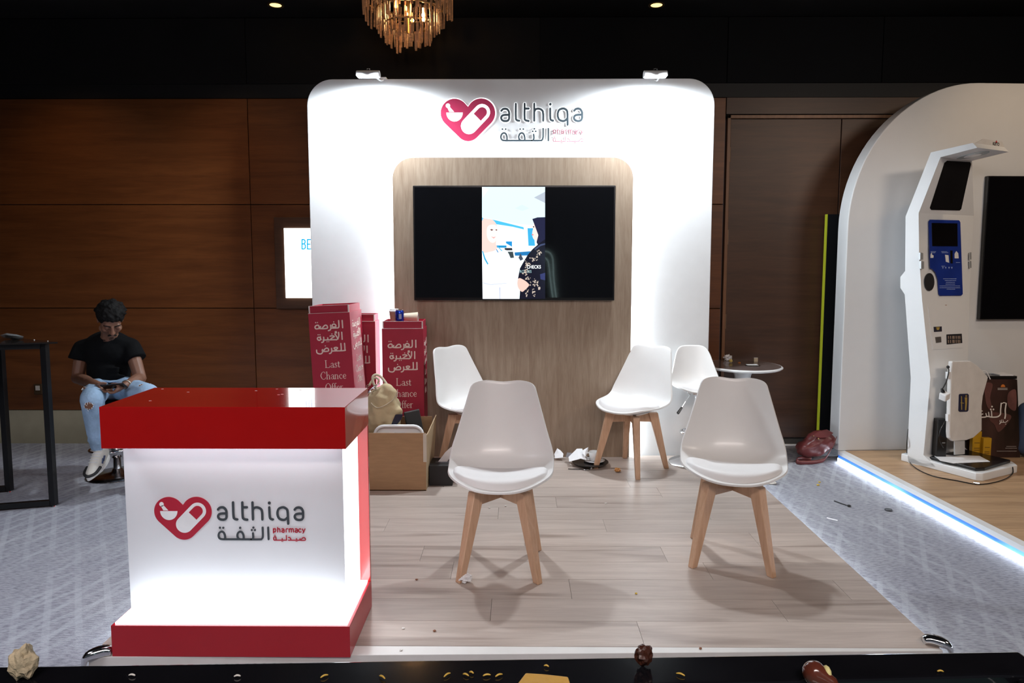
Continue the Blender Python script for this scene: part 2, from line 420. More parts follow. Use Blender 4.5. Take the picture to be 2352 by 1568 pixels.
# door in the timber wall, right of the booth
d1 = thing('door_1', None, None, (2.2, YW, 0)); d1['kind'] = 'structure'
def inpar(o, par): o.matrix_parent_inverse = Matrix.Translation(-par.location); return o
inpar(bx('door_leaf', 1.742, 2.640, YW + .005, YW + .045, .062, 2.705, doorw, d1, bevel=.002), d1)
inpar(bx('door_leaf', 2.648, 3.40, YW + .005, YW + .045, .062, 2.705, doorw, d1, bevel=.002), d1)
bm = bmesh.new(); box(bm, 1.712, 1.738, YW - .012, YW + .05, .0, 2.735); box(bm, 1.712, 3.40, YW - .012, YW + .05, 2.709, 2.735)
inpar(fin('door_frame', bm, wood('walnut_frame', (.16, .07, .03), (.24, .11, .05), 'Z', .4, 1, .0, False), d1, bevel=.002), d1)
inpar(bx('header_panel', 1.704, 3.40, YW, YW + .02, 2.745, 2.875, doorw, d1), d1)
for z in (.30, 1.05, 1.75, 2.42):
    bm = bmesh.new(); tube(bm, [(1.741, YW - .006, z - .06), (1.741, YW - .006, z + .06)], .005, 8)
    inpar(fin('hinge', bm, mat('bronze_hinge', (.25, .16, .10), .35, metal=.8), d1), d1)
# glowing yellow-green edge beside the door and the dark partition behind the arch
ps = thing('folding_screen', 'tall black partition standing between the timber door and the white arch', 'partition', (2.60, 5.62, 0))
a = P(1902, 490, Y=5.6); 
inpar(bx('screen_leaf', 2.515, 2.95, 5.60, 5.64, .09, 1.93, upper2, ps, bevel=.003), ps)
inpar(bx('foot', 2.52, 2.60, 5.57, 5.66, 0, .09, blackm, ps), ps)
inpar(bx('light_strip', 2.507, 2.514, 5.601, 5.635, .14, 1.93, glow('green_edge', (.55, .62, .03), .16), ps), ps)
# socket on the timber wall, left
so = thing('wall_socket', 'small square wall socket low on the timber wall behind the high table', 'socket', P(89, 893, Y=YW))
bx('plate', -.035, .035, -.012, 0, -.045, .045, mat('bronze_plate', (.10, .06, .03), .4, metal=.5), so, bevel=.004)
bx('button', -.018, .018, -.016, -.011, -.01, .03, mat('socket_face', (.55, .5, .45), .5), so, bevel=.002)

# =================================================================== PLATFORM with planks
ZP = .08
pf = thing('booth_platform', 'low pale oak laminate platform with white edge under the four chairs', 'platform', (0, 3.8, 0))
def inp(o): return inpar(o, pf)
inp(bx('platform_deck', -1.585, 1.60, 2.55, 5.105, .005, ZP - .012, gwhite, pf))
y = 2.50; r = 0
while y < 5.08:
    h = .185; y1 = min(y + h, 5.105)
    x = -1.60 - [0.35, .95, .6, 1.15, .1, .8][r % 6]
    while x < 1.62:
        xa, xb = max(x, -1.60), min(x + 1.22, 1.615)
        if xb - xa > .02:
            bm = bmesh.new(); cx = (xa + xb) / 2
            box(bm, xa + .0007, xb - .0007, y + .0007, y1 - .0007, ZP - .012, ZP)
            inp(fin('plank', bm, plankm, pf, org=(cx, (y + y1) / 2, ZP)))
        x += 1.22
    y = y1; r += 1
    if r > 40: break
bm = bmesh.new()
prism(bm, [(-1.60, 2.415, ZP), (1.615, 2.482, ZP), (1.615, 2.499, ZP), (-1.60, 2.499, ZP)], (0, 0, -.075))
inp(fin('edge_trim', bm, mat('white_edge', (.74, .72, .70), .4, var=.04), pf, bevel=.002))
# led strips tucked under the side edges
inp(bx('led_strip', 1.601, 1.609, 2.56, 5.05, .020, .045, glow('led_edge', (.85, .93, 1.0), 12), pf))
inp(bx('led_strip', -1.609, -1.601, 2.56, 5.05, .020, .045, MATS['led_edge'], pf))
for sx, cx, cy in ((-1, -1.57, 2.40), (1, 1.62, 2.50)):
    bm = bmesh.new()
    q = catmull([(cx - sx * .05, cy + .035, ZP + .010), (cx - sx * .02, cy + .03, ZP + .016), (cx + sx * .02, cy, ZP + .012), (cx + sx * .034, cy - .006, ZP - .02), (cx + sx * .034, cy - .006, .022)], 5)
    tube(bm, q, [.015 + .007 * math.sin(i * .28) for i in range(len(q))], 10)
    tag(fin('corner_clamp', bm, chrome, None, smooth=True, org=(cx, cy, 0)), 'chrome corner clamp at the front %s corner of the pale oak platform' % ('left' if sx < 0 else 'right'), 'clamp', 'platform corner clamps')

# =================================================================== BOOTH WALL
YB = 5.123
bw = thing('exhibition_wall', 'white rounded booth wall with a backlit oak panel behind the television', 'booth wall', (-.05, YB, 0))
def inb(o): return inpar(o, bw)
def arch_pts(x0, x1, z0, z1, r, y, n=12):
    p = [(x1, y, z0), (x1, y, z1 - r)]
    p += [(x1 - r + r * math.cos(math.pi / 2 * k / n), y, z1 - r + r * math.sin(math.pi / 2 * k / n)) for k in range(1, n + 1)]
    p += [(x0 + r - r * math.sin(math.pi / 2 * k / n), y, z1 - r + r * math.cos(math.pi / 2 * k / n)) for k in range(0, n + 1)]
    p += [(x0, y, z0)]; return p
bm = bmesh.new(); prism(bm, arch_pts(-1.545, 1.443, 0, 2.878, .19, YB), (0, .13, 0))
inb(fin('wall_panel', bm, white, bw, bevel=.004))
WX0, WX1, WZ1, WY = -.911, .844, 2.303, 5.045
bm = bmesh.new(); prism(bm, arch_pts(WX0, WX1, ZP, WZ1, .15, WY), (0, .022, 0))
inb(fin('wood_panel', bm, panelw, bw, bevel=.002))
# led tape round the back of the oak panel
bm = bmesh.new(); ins = .012
o1 = arch_pts(WX0 + ins, WX1 - ins, ZP, WZ1 - ins, .14, WY + .026)
for a, b in zip(o1, o1[1:]):
    a = Vector(a); b = Vector(b); f = [bm.verts.new(v) for v in (a, b, b + Vector((0, .03, 0)), a + Vector((0, .03, 0)))]; bm.faces.new(f)
inb(fin('led_tape', bm, glow('led_halo', (.86, .95, 1.0), 38), bw))
bm = bmesh.new(); prism(bm, arch_pts(WX0 + .04, WX1 - .04, ZP, WZ1 - .04, .12, WY + .022), (0, YB - WY - .022, 0))
inb(fin('spacer', bm, gwhite, bw))

# ---- logo strokes, drawn in one set of 2-D coordinates (y down)
def heart_outline():
    A, B, C = (400, 373, 200), (775, 371, 201), (590, 588, 176); pts = []
    def arc(c, a0, a1, n): return [(c[0] + c[2] * math.cos(R(a0 + (a1 - a0) * k / n)), c[1] + c[2] * math.sin(R(a0 + (a1 - a0) * k / n))) for k in range(n + 1)]
    pts += [(590, 284)]
    pts += arc(B, -137, 43, 26)
    pts += arc(C, 47, 133, 14)
    pts += arc(A, 137, 317, 26)
    return pts
def capsule_pts(r0=114, inner=None):
    c0 = Vector((602, 553)); c1 = Vector((789, 362)); d = (c1 - c0).normalized(); a = math.atan2(d.y, d.x)
    p = [(c1.x + r0 * math.cos(a - math.pi / 2 + math.pi * k / 14), c1.y + r0 * math.sin(a - math.pi / 2 + math.pi * k / 14)) for k in range(15)]
    if inner:
        m0 = Vector((670, 382)); m1 = Vector((770, 483)); return p + [tuple(m1), tuple(m0)]
    p += [(c0.x + r0 * math.cos(a + math.pi / 2 + math.pi * k / 14), c0.y + r0 * math.sin(a + math.pi / 2 + math.pi * k / 14)) for k in range(15)]
    return p
LET_a = [[(1062, 343), (1085, 320), (1120, 313), (1152, 326), (1173, 365), (1174, 420), (1172, 452), (1155, 478), (1115, 485), (1075, 472), (1060, 440), (1075, 410), (1112, 399), (1172, 398)]]
BIG = [LET_a,
       [[(1268, 245), (1268, 430), (1280, 470), (1318, 481)]],
       [[(1393, 245), (1392, 430), (1405, 472), (1452, 484)], [(1398, 312), (1452, 312)]],
       [[(1530, 245), (1530, 480)], [(1532, 350), (1550, 322), (1592, 313), (1640, 335), (1656, 380), (1657, 480)]],
       [[(1755, 312), (1757, 435), (1768, 470), (1798, 480)], 'dot', (1757, 252, 20)],
       [[(2002, 398), (1995, 345), (1960, 316), (1925, 313), (1880, 335), (1862, 398), (1880, 460), (1925, 484), (1965, 480), (1998, 450)], [(2002, 390), (2004, 538)]],
       [[(x + 1034, y) for x, y in LET_a[0]]]]
def AR(dots2=True):
    g = [[[(1143, 755), (1141, 700), (1125, 662), (1098, 650), (1068, 668), (1056, 708), (1070, 745), (1110, 756), (1200, 757)], 'dot', (1078, 597, 14), (1124, 597, 14)],
         [[(1396, 755), (1393, 700), (1376, 662), (1350, 650), (1322, 668), (1310, 708), (1322, 745), (1350, 756)]],
         [[(1200, 757), (1510, 757)]],
         [[(1523, 672), (1525, 730), (1512, 755)], 'dot', (1508, 628, 14), (1551, 628, 14), (1531, 593, 14)],
         [[(1656, 592), (1655, 715), (1640, 748), (1608, 757), (1400, 757)]],
         [[(1730, 592), (1732, 755)]]]
    g[1] += ['dot', (1330, 597, 14), (1375, 597, 14)] if dots2 else ['dot', (1352, 597, 15)]
    return g
SM = [[[(1800, 608), (1800, 668)], [(1801, 630), (1812, 609), (1828, 612), (1834, 632), (1826, 650), (1808, 652), (1801, 640)]],
      [[(1858, 592), (1858, 655)], [(1858, 625), (1868, 610), (1882, 610), (1888, 625), (1889, 655)]],
      [[(1914, 612), (1932, 608), (1944, 620), (1945, 655), (1925, 657), (1912, 645), (1922, 633), (1945, 632)]],
      [[(1972, 655), (1972, 620), (1980, 610), (1995, 609)]],
      [[(2014, 655), (2014, 610)], [(2014, 620), (2025, 609), (2040, 612), (2042, 655)], [(2042, 622), (2052, 609), (2068, 612), (2072, 655)]],
      [[(2094, 612), (2112, 608), (2124, 620), (2125, 655), (2105, 657), (2092, 645), (2102, 633), (2125, 632)]],
      [[(2172, 613), (2158, 608), (2144, 618), (2142, 640), (2152, 655), (2174, 652)]],
      [[(2192, 610), (2208, 652)], [(2228, 610), (2208, 655), (2198, 668)]]]
SMA = [[[(1832, 768), (1830, 730), (1818, 719), (1804, 728), (1800, 750), (1808, 767), (1840, 768), (1975, 768)], 'dot', (1810, 700, 5), (1824, 700, 5)],
       [[(1916, 745), (1917, 768)], 'dot', (1910, 786, 5), (1924, 786, 5)],
       [[(1972, 702), (1973, 755), (1966, 768)]],
       [[(2000, 730), (2020, 732), (2032, 752), (2030, 768), (1998, 768)]],
       [[(2032, 768), (2150, 768)], [(2108, 745), (2109, 768)], 'dot', (2102, 786, 5), (2116, 786, 5)],
       [[(2158, 745), (2160, 768), (2225, 768), (2228, 745), (2214, 732), (2194, 734), (2178, 750), (2165, 768)]]]
def draw_glyph(bm, g, wd, F, d, grow=0):
    dots = False
    for s in g:
        if s == 'dot': dots = True; continue
        if dots: disc2(bm, s[0], s[1], s[2] + grow, F, d)
        else: stroke(bm, s, wd + 2 * grow, F, d, smooth=len(s) > 2)
def shift(F, dz): return lambda x, y, z: F(x, y, z + dz)
def logo(root, F, d, dots2, halo=None, m1=logored, m2=logogrey, small=11, m3=None):
    m3 = m3 or m1
    K = []
    def put(nm, fn, m):
        bm = bmesh.new(); fn(bm); o = fin(nm, bm, m, root); inpar(o, root); K.append(o); return o
    put('heart', lambda b: poly2(b, heart_outline(), F, d), m1)
    F2 = shift(F, d)
    wm = glow('sign_white', (.92, .96, 1.0), 1.6) if halo else mat('logo_white', (.80, .82, .84), .4)
    e = max(.0008, d * .15)
    def mortar(b):
        poly2(b, [(281, 366)] + [(398 + 117 * math.cos(math.pi - math.pi * k / 14), 366 + 125 * math.sin(math.pi * k / 14)) for k in range(1, 14)] + [(515, 366)], F2, e)
    put('mortar', mortar, wm)
    def pestle(b):
        disc2(b, 305, 272, 31, F2, e); poly2(b, [(296, 296), (328, 284), (392, 357), (325, 357)], F2, e)
    put('pestle', pestle, wm)
    put('capsule', lambda b: poly2(b, capsule_pts(), F2, e), wm)
    put('capsule_cap', lambda b: poly2(b, capsule_pts(70, True), shift(F, d + e), e), m1)
    for g in BIG: put('letter', lambda b: draw_glyph(b, g, 31, F, d), m2)
    for g in AR(dots2): put('letter', lambda b: draw_glyph(b, g, 26, F, d), m2)
    for g in SM: put('letter', lambda b: draw_glyph(b, g, small, F, d * .7), m3)
    for g in SMA: put('letter', lambda b: draw_glyph(b, g, small, F, d * .7), m3)
    if halo:
        hm = glow('sign_halo', (.9, .96, 1.0), 2.2)
        Fh = shift(F, -.0045)
        def h1(b):
            c = Vector((590, 450)); poly2(b, [tuple(c + (Vector(p) - c) * 1.035) for p in heart_outline()], Fh, .003)
            for g in BIG: draw_glyph(b, g, 31, Fh, .003, 4)
            for g in AR(dots2): draw_glyph(b, g, 26, Fh, .003, 4)
        put('backlight', h1, hm)
    return K
# sign on the booth: fit to two picture points
sg = thing('pharmacy_sign', 'raised backlit crimson heart logo with grey lettering high on the white booth wall', 'sign', (-.1, YB - .015, 2.5))
pa = P(980 + 202 / 6.19, 200 + 370 / 6.19, Y=YB); pb = P(980 + 2222 / 6.19, 200 + 370 / 6.19, Y=YB)
s_ = (pb.x - pa.x) / (2222 - 202)
Fs = frame((pa.x, YB - .005, pa.z), (1, 0, 0), (0, 0, 1), (0, -1, 0), s_, 202, 370)
logo(sg, Fs, .0045, True, True, mat('sign_crimson', (.33, .020, .065), .5, emit=(.9, .10, .25), estr=.10, var=.02, spec=.2), mat('sign_grey', (.055, .075, .09), .5, spec=.2), 7, mat('sign_small', (.30, .07, .11), .6, spec=.1))

# floodlights on arms over the wall
def flood(px, label, lit):
    c = P(px, 173, Y=4.86)
    t = thing('arm_floodlight', label, 'spotlight', c, 0, 'arm floodlights on the booth wall')
    M = Matrix.Rotation(R(90), 4, 'Y')
    bm = bmesh.new(); pts = []
    for k in range(13):
        an = R(-20 + 220 * k / 12); pts.append((-.080, .034 * math.cos(an), .032 * math.sin(an)))
    prism(bm, pts, (.160, 0, 0)); fin('lamp_housing', bm, gwhite, t, bevel=.003)
    bx('lamp_lens', -.072, .072, -.022, .022, -.014, -.0095, glow('flood_lens', (.82, .92, 1.0), 22), t)
    bm = bmesh.new(); tube(bm, catmull([(.035, .0, .0), (.042, .09, .006), (.048, .18, .012), (.05, YB - 4.86 + .04, 2.885 - c.z)], 4), .007, 8); fin('arm', bm, gwhite, t, smooth=True)
    bx('clamp', .03, .075, YB - 4.86 - .004, YB - 4.86 + .09, 2.878 - c.z, 2.892 - c.z, gwhite, t, bevel=.002)
    bm = bmesh.new(); tube(bm, catmull([(-.012, 0, .024), (-.012, .004, .042), (0, 0, .046), (.012, -.004, .042), (.012, 0, .024)], 4), .0028, 6); fin('wire_knob', bm, chrome, t)
    sp = spot('flood_beam', (c.x, c.y - .04, c.z - .03), (c.x, c.y + .30, 1.5), 140, (.86, .94, 1.0), 173, .55, .07)
    return t
flood(846, 'white arm floodlight above the left side of the booth wall', 0)
flood(1505, 'white arm floodlight above the right side of the booth wall', 1)

# =================================================================== TELEVISION on the oak panel
TVY = WY - .045
tv = thing('television', 'wide black wall television playing a portrait clinic video on the oak panel', 'television', (-.025, TVY, 1.68))
def quadx(px0, py0, px1, py1, Y):
    a = P(px0, py0, Y=Y); b = P(px1, py1, Y=Y); return a.x, b.x, b.z, a.z
x0, x1, z0, z1 = quadx(948, 426, 1411, 690, TVY)
inpar(bx('bezel', x0, x1, TVY, TVY + .035, z0, z1, black, tv, bevel=.004), tv)
inpar(bx('screen', x0 + .012, x1 - .012, TVY - .003, TVY + .001, z0 + .022, z1 - .012, screenoff, tv), tv)
inpar(bx('wall_bracket', -.3, .25, TVY + .03, WY, 1.45, 1.9, blackm, tv), tv)
# the picture: flat coloured shapes that the screen gives off
def PT(zx, zy): return P(920 + zx / 4.3556, 400 + zy / 4.3556, Y=TVY - .0035)
bm = bmesh.new(); pm = []; layer = [0]
def shp(pts, col, st=1.0, sm=False):
    st *= 1.15 if max(col) > .5 else 1.0
    nm = 'px_%d' % len(pm); m = glow(nm, col, st); m.node_tree.nodes['Principled BSDF'].inputs['Base Color'].default_value = (0, 0, 0, 1)
    m.node_tree.nodes['Principled BSDF'].inputs['Roughness'].default_value = .1
    pm.append(m); layer[0] += 1; yo = Vector((0, -.0003 * layer[0], 0))
    if sm: pts = [tuple(v[:2]) for v in catmull([(p[0], p[1], 0) for p in pts], 4, True)]
    pts = [(min(max(p[0], 815), 1446), min(max(p[1], 127), 1246)) for p in pts]
    f = bm.faces.new([bm.verts.new(PT(*p) + yo) for p in pts]); f.material_index = len(pm) - 1
shp([(815, 127), (1446, 127), (1446, 1246), (822, 1246)], (.80, .93, .97), 1.05)
shp([(815, 127), (1446, 127), (1446, 520), (1200, 500), (815, 430)], (.72, .90, .97), .95)
shp([(815, 127), (880, 150), (822, 235)], (.95, .97, 1), 1.1)
shp([(1335, 233), (1446, 175), (1446, 288)], (.55, .62, .72), .8)
shp([(1145, 340), (1215, 305), (1290, 340), (1215, 368)], (.70, .84, .90), .9)
shp([(815, 436), (950, 460), (1110, 500), (1230, 530), (1235, 552), (1120, 525), (960, 500), (960, 700), (815, 690)], (.08, .55, .88), .9)
shp([(950, 520), (1250, 560), (1250, 720), (950, 710)], (.80, .95, 1), 1.1)
shp([(1270, 540), (1330, 540), (1345, 715), (1280, 715)], (.05, .45, .80), .9)
shp([(960, 712), (1060, 712), (1060, 735), (965, 735)], (.02, .30, .62), .9)
shp([(1055, 672), (1115, 672), (1115, 725), (1055, 690)], (.02, .30, .70), .9)
shp([(1140, 782), (1300, 770), (1300, 812), (1145, 815)], (.02, .22, .55), .8)
shp([(1040, 738), (1115, 738), (1120, 760), (1045, 762)], (.03, .03, .04), 1)
shp([(1070, 775), (1125, 775), (1135, 835), (1100, 838), (1085, 800)], (.05, .07, .08), 1)
shp([(1180, 835), (1200, 790), (1228, 850), (1200, 865)], (.06, .08, .12), 1)
# person in white coat
shp([(815, 760), (850, 740), (950, 735), (1060, 760), (1110, 860), (1180, 960), (1190, 1080), (1185, 1246), (822, 1246)], (.90, .93, 1.0), 1.1, False)
shp([(815, 470), (870, 448), (925, 460), (962, 510), (970, 600), (955, 690), (965, 745), (900, 775), (815, 760)], (.92, .62, .56), 1.0, True)
shp([(862, 600), (868, 530), (905, 505), (958, 515), (968, 580), (965, 640), (940, 682), (905, 682), (875, 650)], (.98, .78, .72), 1.05, True)
shp([(895, 555), (910, 548), (930, 556), (912, 566)], (.12, .06, .06), 1)
shp([(948, 556), (960, 550), (970, 558), (958, 566)], (.12, .06, .06), 1)
shp([(905, 622), (930, 630), (955, 624), (932, 644)], (.90, .35, .35), 1)
shp([(816, 770), (826, 768), (850, 840), (880, 895), (870, 905), (838, 850)], (.05, .42, .70), .9)
shp([(965, 722), (975, 720), (1020, 765), (1012, 770)], (.10, .50, .78), .9)
shp([(955, 750), (962, 748), (980, 780), (972, 784)], (.05, .25, .55), .9)
shp([(822, 1080), (900, 1100), (1070, 1085), (1060, 1092), (900, 1108), (822, 1090)], (.62, .68, .85), .9)
shp([(990, 1130), (998, 1130), (998, 1246), (992, 1246)], (.45, .52, .75), .9)
# person in navy scarf
shp([(1340, 470), (1330, 530), (1318, 580), (1322, 630), (1345, 660), (1385, 655), (1390, 500)], (.96, .72, .66), 1.0, True)
shp([(1318, 448), (1370, 432), (1446, 430), (1446, 740), (1380, 720), (1360, 680), (1378, 610), (1345, 520), (1330, 480)], (.020, .022, .060), 1)
shp([(1322, 522), (1334, 520), (1340, 530), (1326, 534)], (.05, .03, .03), 1)
shp([(1312, 598), (1330, 602), (1328, 612), (1314, 610)], (.80, .18, .20), 1)
shp([(1270, 810), (1320, 750), (1390, 690), (1446, 650), (1446, 1246), (1190, 1246), (1200, 1100), (1175, 1040), (1195, 940), (1240, 860)], (.010, .010, .022), 1)
shp([(1340, 745), (1400, 700), (1446, 690), (1446, 705), (1400, 718), (1345, 760)], (.06, .08, .17), 1)
shp([(1395, 1000), (1446, 985), (1446, 1060), (1400, 1050)], (.04, .05, .16), 1)
shp([(1175, 1050), (1200, 1040), (1260, 1075), (1285, 1110), (1250, 1150), (1215, 1175), (1180, 1140), (1168, 1095)], (.88, .58, .50), .95, True)
rnd_ = random.Random(3)
for (cx, cy, k, sx_, sy_) in ((1390, 790, 12, 30, 25), (1330, 850, 14, 34, 20), (1270, 900, 18, 34, 26), (1250, 970, 16, 22, 36), (1270, 1040, 10, 26, 20), (1340, 1090, 22, 44, 34), (1265, 1190, 12, 18, 36), (1330, 1180, 12, 16, 36), (1390, 1140, 8, 18, 14)):
    for _ in range(k):
        x = cx + rnd_.gauss(0, sx_ * .55); y = cy + rnd_.gauss(0, sy_ * .55); r_ = rnd_.uniform(3, 7); a0 = rnd_.random() * 3
        shp([(x + r_ * (1.6 if j % 2 else .7) * math.cos(a0 + j * math.pi / 4), y + r_ * (1.6 if j % 2 else .7) * math.sin(a0 + j * math.pi / 4)) for j in range(8)], (.62, .52, .44), 1) if layer[0] < 60 else None
        if layer[0] >= 60:
            f = bm.faces.new([bm.verts.new(PT(x + r_ * (1.6 if j % 2 else .7) * math.cos(a0 + j * math.pi / 4), y + r_ * (1.6 if j % 2 else .7) * math.sin(a0 + j * math.pi / 4)) + Vector((0, -.0185, 0))) for j in range(8)]); f.material_index = len(pm) - 1
pic = fin('video_picture', bm, pm, tv); inpar(pic, tv)
Ft = lambda x, y, z: PT(1262 + x, 942 + y) + Vector((0, -.019, 0))
bm = bmesh.new(); latin(bm, 'CHECKS', 46, Ft, 0, .82, 1.0); inpar(fin('video_caption', bm, glow('caption_white', (.85, .9, .92), .95), tv), tv)
bm = bmesh.new(); latin(bm, 'RO   ESS', 38, lambda x, y, z: PT(1192 + x, 985 + y) + Vector((0, -.019, 0)), 0, .85, .4); inpar(fin('video_caption', bm, glow('caption_teal', (.25, .42, .45), .9), tv), tv)

# =================================================================== COUNTER
CX0, CX1, CY0, CY1 = -1.512, -.621, 2.42, 2.80
ct = thing('reception_counter', 'glossy red and white lit reception counter with heart logo at front left', 'counter', ((CX0 + CX1) / 2, 2.6, ZP))
def inc(o): return inpar(o, ct)
inc(bx('counter_top', CX0, CX1, CY0, CY1, .872, 1.026, red, ct, bevel=.0015))
inc(bx('counter_base', CX0, CX1, CY0, CY1, ZP, .20, redbase, ct, bevel=.0015))
inc(bx('back_panel', CX0, CX1, CY1 - .02, CY1, .20, .872, red, ct, bevel=.001))
BYF = 2.545
inc(bx('body', CX0 + .006, CX1 - .046, BYF, CY1 - .02, .20, .872, mat('counter_white', (.74, .76, .80), .45, var=.01), ct))
inc(bx('led_strip', CX0 + .02, CX1 - .03, CY0 + .03, CY0 + .045, .864, .871, led, ct))
inc(bx('led_diffuser', CX0 + .01, CX1 - .012, CY0 + .012, BYF - .002, .2002, .206, ledsoft, ct))
inc(bx('led_diffuser', CX1 - .042, CX1 - .012, BYF - .0, CY1 - .022, .2002, .206, ledsoft, ct))
inc(bx('side_light_panel', CX1 - .0458, CX1 - .042, BYF + .004, CY1 - .024, .208, .868, glow('side_panel_white', (.9, .96, 1.0), 2.2), ct))
# logo on the counter front
pa = P(320 + 187 / 5.345, 1100 + 400 / 5.345, Y=BYF); pb = P(320 + 2025 / 5.345, 1100 + 440 / 5.345, Y=BYF)
s_ = (pb.x - pa.x) / (2222 - 200)
Fc = frame((pa.x, BYF - .0005, pa.z), (1, 0, 0), (0, 0, 1), (0, -1, 0), s_, 200, 380)
logo(ct, Fc, .0022, False, small=13)
for px, py in ((375, 893), (347, 921), (635, 892), (700, 900)):
    pass
# small scuffs of dust and a pen mark on the counter top
bm = bmesh.new()
for px, py in ((373, 893), (345, 920), (432, 900), (588, 897), (636, 893), (640, 906), (648, 905), (690, 895)):
    c = P(px, py, Z=1.0265); sph(bm, c, .003, 1, (2.2, 1, .25))
_d = fin('dust', bm, mat('dust_white', (.7, .62, .6), .8), ct); inc(_d); _d['kind'] = 'stuff'

# =================================================================== CHAIRS
def interp(tab, t):
    t = min(max(t, 0), 1); T = [r[0] for r in tab]
    for i in range(len(T) - 1):
        if t <= T[i + 1]:
            k = (t - T[i]) / (T[i + 1] - T[i]); out = []
            for c in range(1, len(tab[0])):
                p0 = tab[max(i - 1, 0)][c]; p1 = tab[i][c]; p2 = tab[i + 1][c]; p3 = tab[min(i + 2, len(T) - 1)][c]
                out.append(.5 * (2 * p1 + (p2 - p0) * k + (2 * p0 - 5 * p1 + 4 * p2 - p3) * k * k + (3 * p1 - p0 - 3 * p2 + p3) * k ** 3))
            return out
    return list(tab[-1][1:])
#      t     y      z     w     raise  forward
TAB = [(0, -.238, .438, .206, .012, 0), (.14, -.16, .452, .233, .020, 0), (.28, -.04, .440, .249, .034, .0), (.40, .07, .434, .255, .052, .015),
       (.50, .150, .458, .255, .052, .050), (.58, .192, .518, .247, .034, .072), (.70, .222, .618, .222, .014, .070), (.85, .250, .740, .190, .004, .050), (1, .278, .862, .156, .0, .030)]
def shell_pt(u, t, off=0, tab=TAB):
    y, z, w_, ra, fo = interp(tab, t); q = abs(u) ** 2.4
    return Vector((u * w_, y - fo * q, z + ra * q + off))
def shell_bm(tab=TAB, nu=26, nv=34, front=.30, top=.062, dip=.017):
    bm = bmesh.new(); g = []
    for j in range(nv + 1):
        row = []
        for i in range(nu + 1):
            u = math.sin((i / nu * 2 - 1) * math.pi / 2); au = min(abs(u), .9995)
            t0 = front * (1 - math.sqrt(1 - au * au)); t1 = 1 - top * (1 - (1 - au ** 4.2) ** (1 / 2.6)) - dip * (1 - min(1, au / .6) ** 2) ** 2
            row.append(bm.verts.new(shell_pt(u, t0 + (t1 - t0) * j / nv, 0, tab)))
        g.append(row)
    for j in range(nv):
        for i in range(nu): bm.faces.new((g[j][i], g[j][i + 1], g[j + 1][i + 1], g[j + 1][i]))
    return bm
def pad_bm(tab=TAB, nu=22, nv=16, front=.30, tend=.43, th=.030, k=.90):
    bm = bmesh.new(); g = []
    for j in range(nv + 1):
        row = []
        for i in range(nu + 1):
            u = math.sin((i / nu * 2 - 1) * math.pi / 2); au = min(abs(u), .9995)
            t0 = .035 + front * .85 * (1 - math.sqrt(1 - au * au)); t1 = tend - .10 * au ** 3 ; v = j / nv
            e = min(1, (1 - abs(u)) * 9) * min(1, v * 9) * min(1, (1 - v) * 7)
            row.append(bm.verts.new(shell_pt(u * k, t0 + (t1 - t0) * v, .003 + th * (e ** .45) * (1 - .15 * u * u), tab)))
        g.append(row)
    for j in range(nv):
        for i in range(nu): bm.faces.new((g[j][i], g[j][i + 1], g[j + 1][i + 1], g[j + 1][i]))
    return bm
def make_chair(label):
    t = thing('shell_chair', label, 'chair', (0, 0, 0), 0, 'white shell chairs on the platform')
    s = fin('shell', shell_bm(), shellm, t, smooth=True)
    so = s.modifiers.new('s', 'SOLIDIFY'); so.thickness = .011; so.offset = 0
    bv = s.modifiers.new('b', 'BEVEL'); bv.width = .004; bv.segments = 2; bv.limit_method = 'ANGLE'; bv.angle_limit = R(60)
    fin('cushion', pad_bm(), padm, t, smooth=True)
    bm = bmesh.new(); lathe(bm, [(0, .398), (.085, .398), (.12, .412), (.15, .432), (0, .434)], seg=28); fin('under_mount', bm, shellm, t, smooth=True)
    for a in (45, 135, 225, 315):
        d = Vector((math.cos(R(a)), math.sin(R(a)), 0)); n = Vector((-d.y, d.x, 0)); bm = bmesh.new()
        def ring(r0, z, wt, dt): c = d * r0 + Vector((0, 0, z)); return [bm.verts.new(c + n * a_ * wt + d * b_ * dt) for a_, b_ in ((-1, -1), (1, -1), (1, 1), (-1, 1))]
        A = ring(.253, 0, .0155, .017); B = ring(.150, .405, .024, .032)
        bm.faces.new(A[::-1]); bm.faces.new(B)
        for k in range(4): bm.faces.new((A[k], A[(k + 1) % 4], B[(k + 1) % 4], B[k]))
        fin('leg', bm, legw, t, bevel=.004)
    for a, zo in ((45, 0), (135, .0004)):
        d = Vector((math.cos(R(a)), math.sin(R(a)), 0)); n = Vector((-d.y, d.x, 0)); bm = bmesh.new(); 
        pr_ = [(-.130, .405), (.130, .405), (.150, .338), (0, .342), (-.150, .338)]
        prism(bm, [d * x + Vector((0, 0, z + zo)) - n * .011 for x, z in pr_], n * .022)
        fin('cross_rail', bm, legw, t, bevel=.002)
    return t
c1 = make_chair('front left white shell chair facing the camera, crumpled tissue at its leg')
c1.location = (-.079, 3.20, ZP); c1.rotation_euler = (0, 0, R(-1.5))
dup(c1, (1.068, 3.310, ZP), R(-15.8), 'front right white shell chair facing the camera, nearest the carpet aisle')
dup(c1, (-.30, 4.72, ZP), R(50), 'rear left white shell chair beside the red boxes, turned towards the right')
dup(c1, (.812, 4.77, ZP), R(-44), 'rear right white shell chair before the glowing panel edge, turned left')

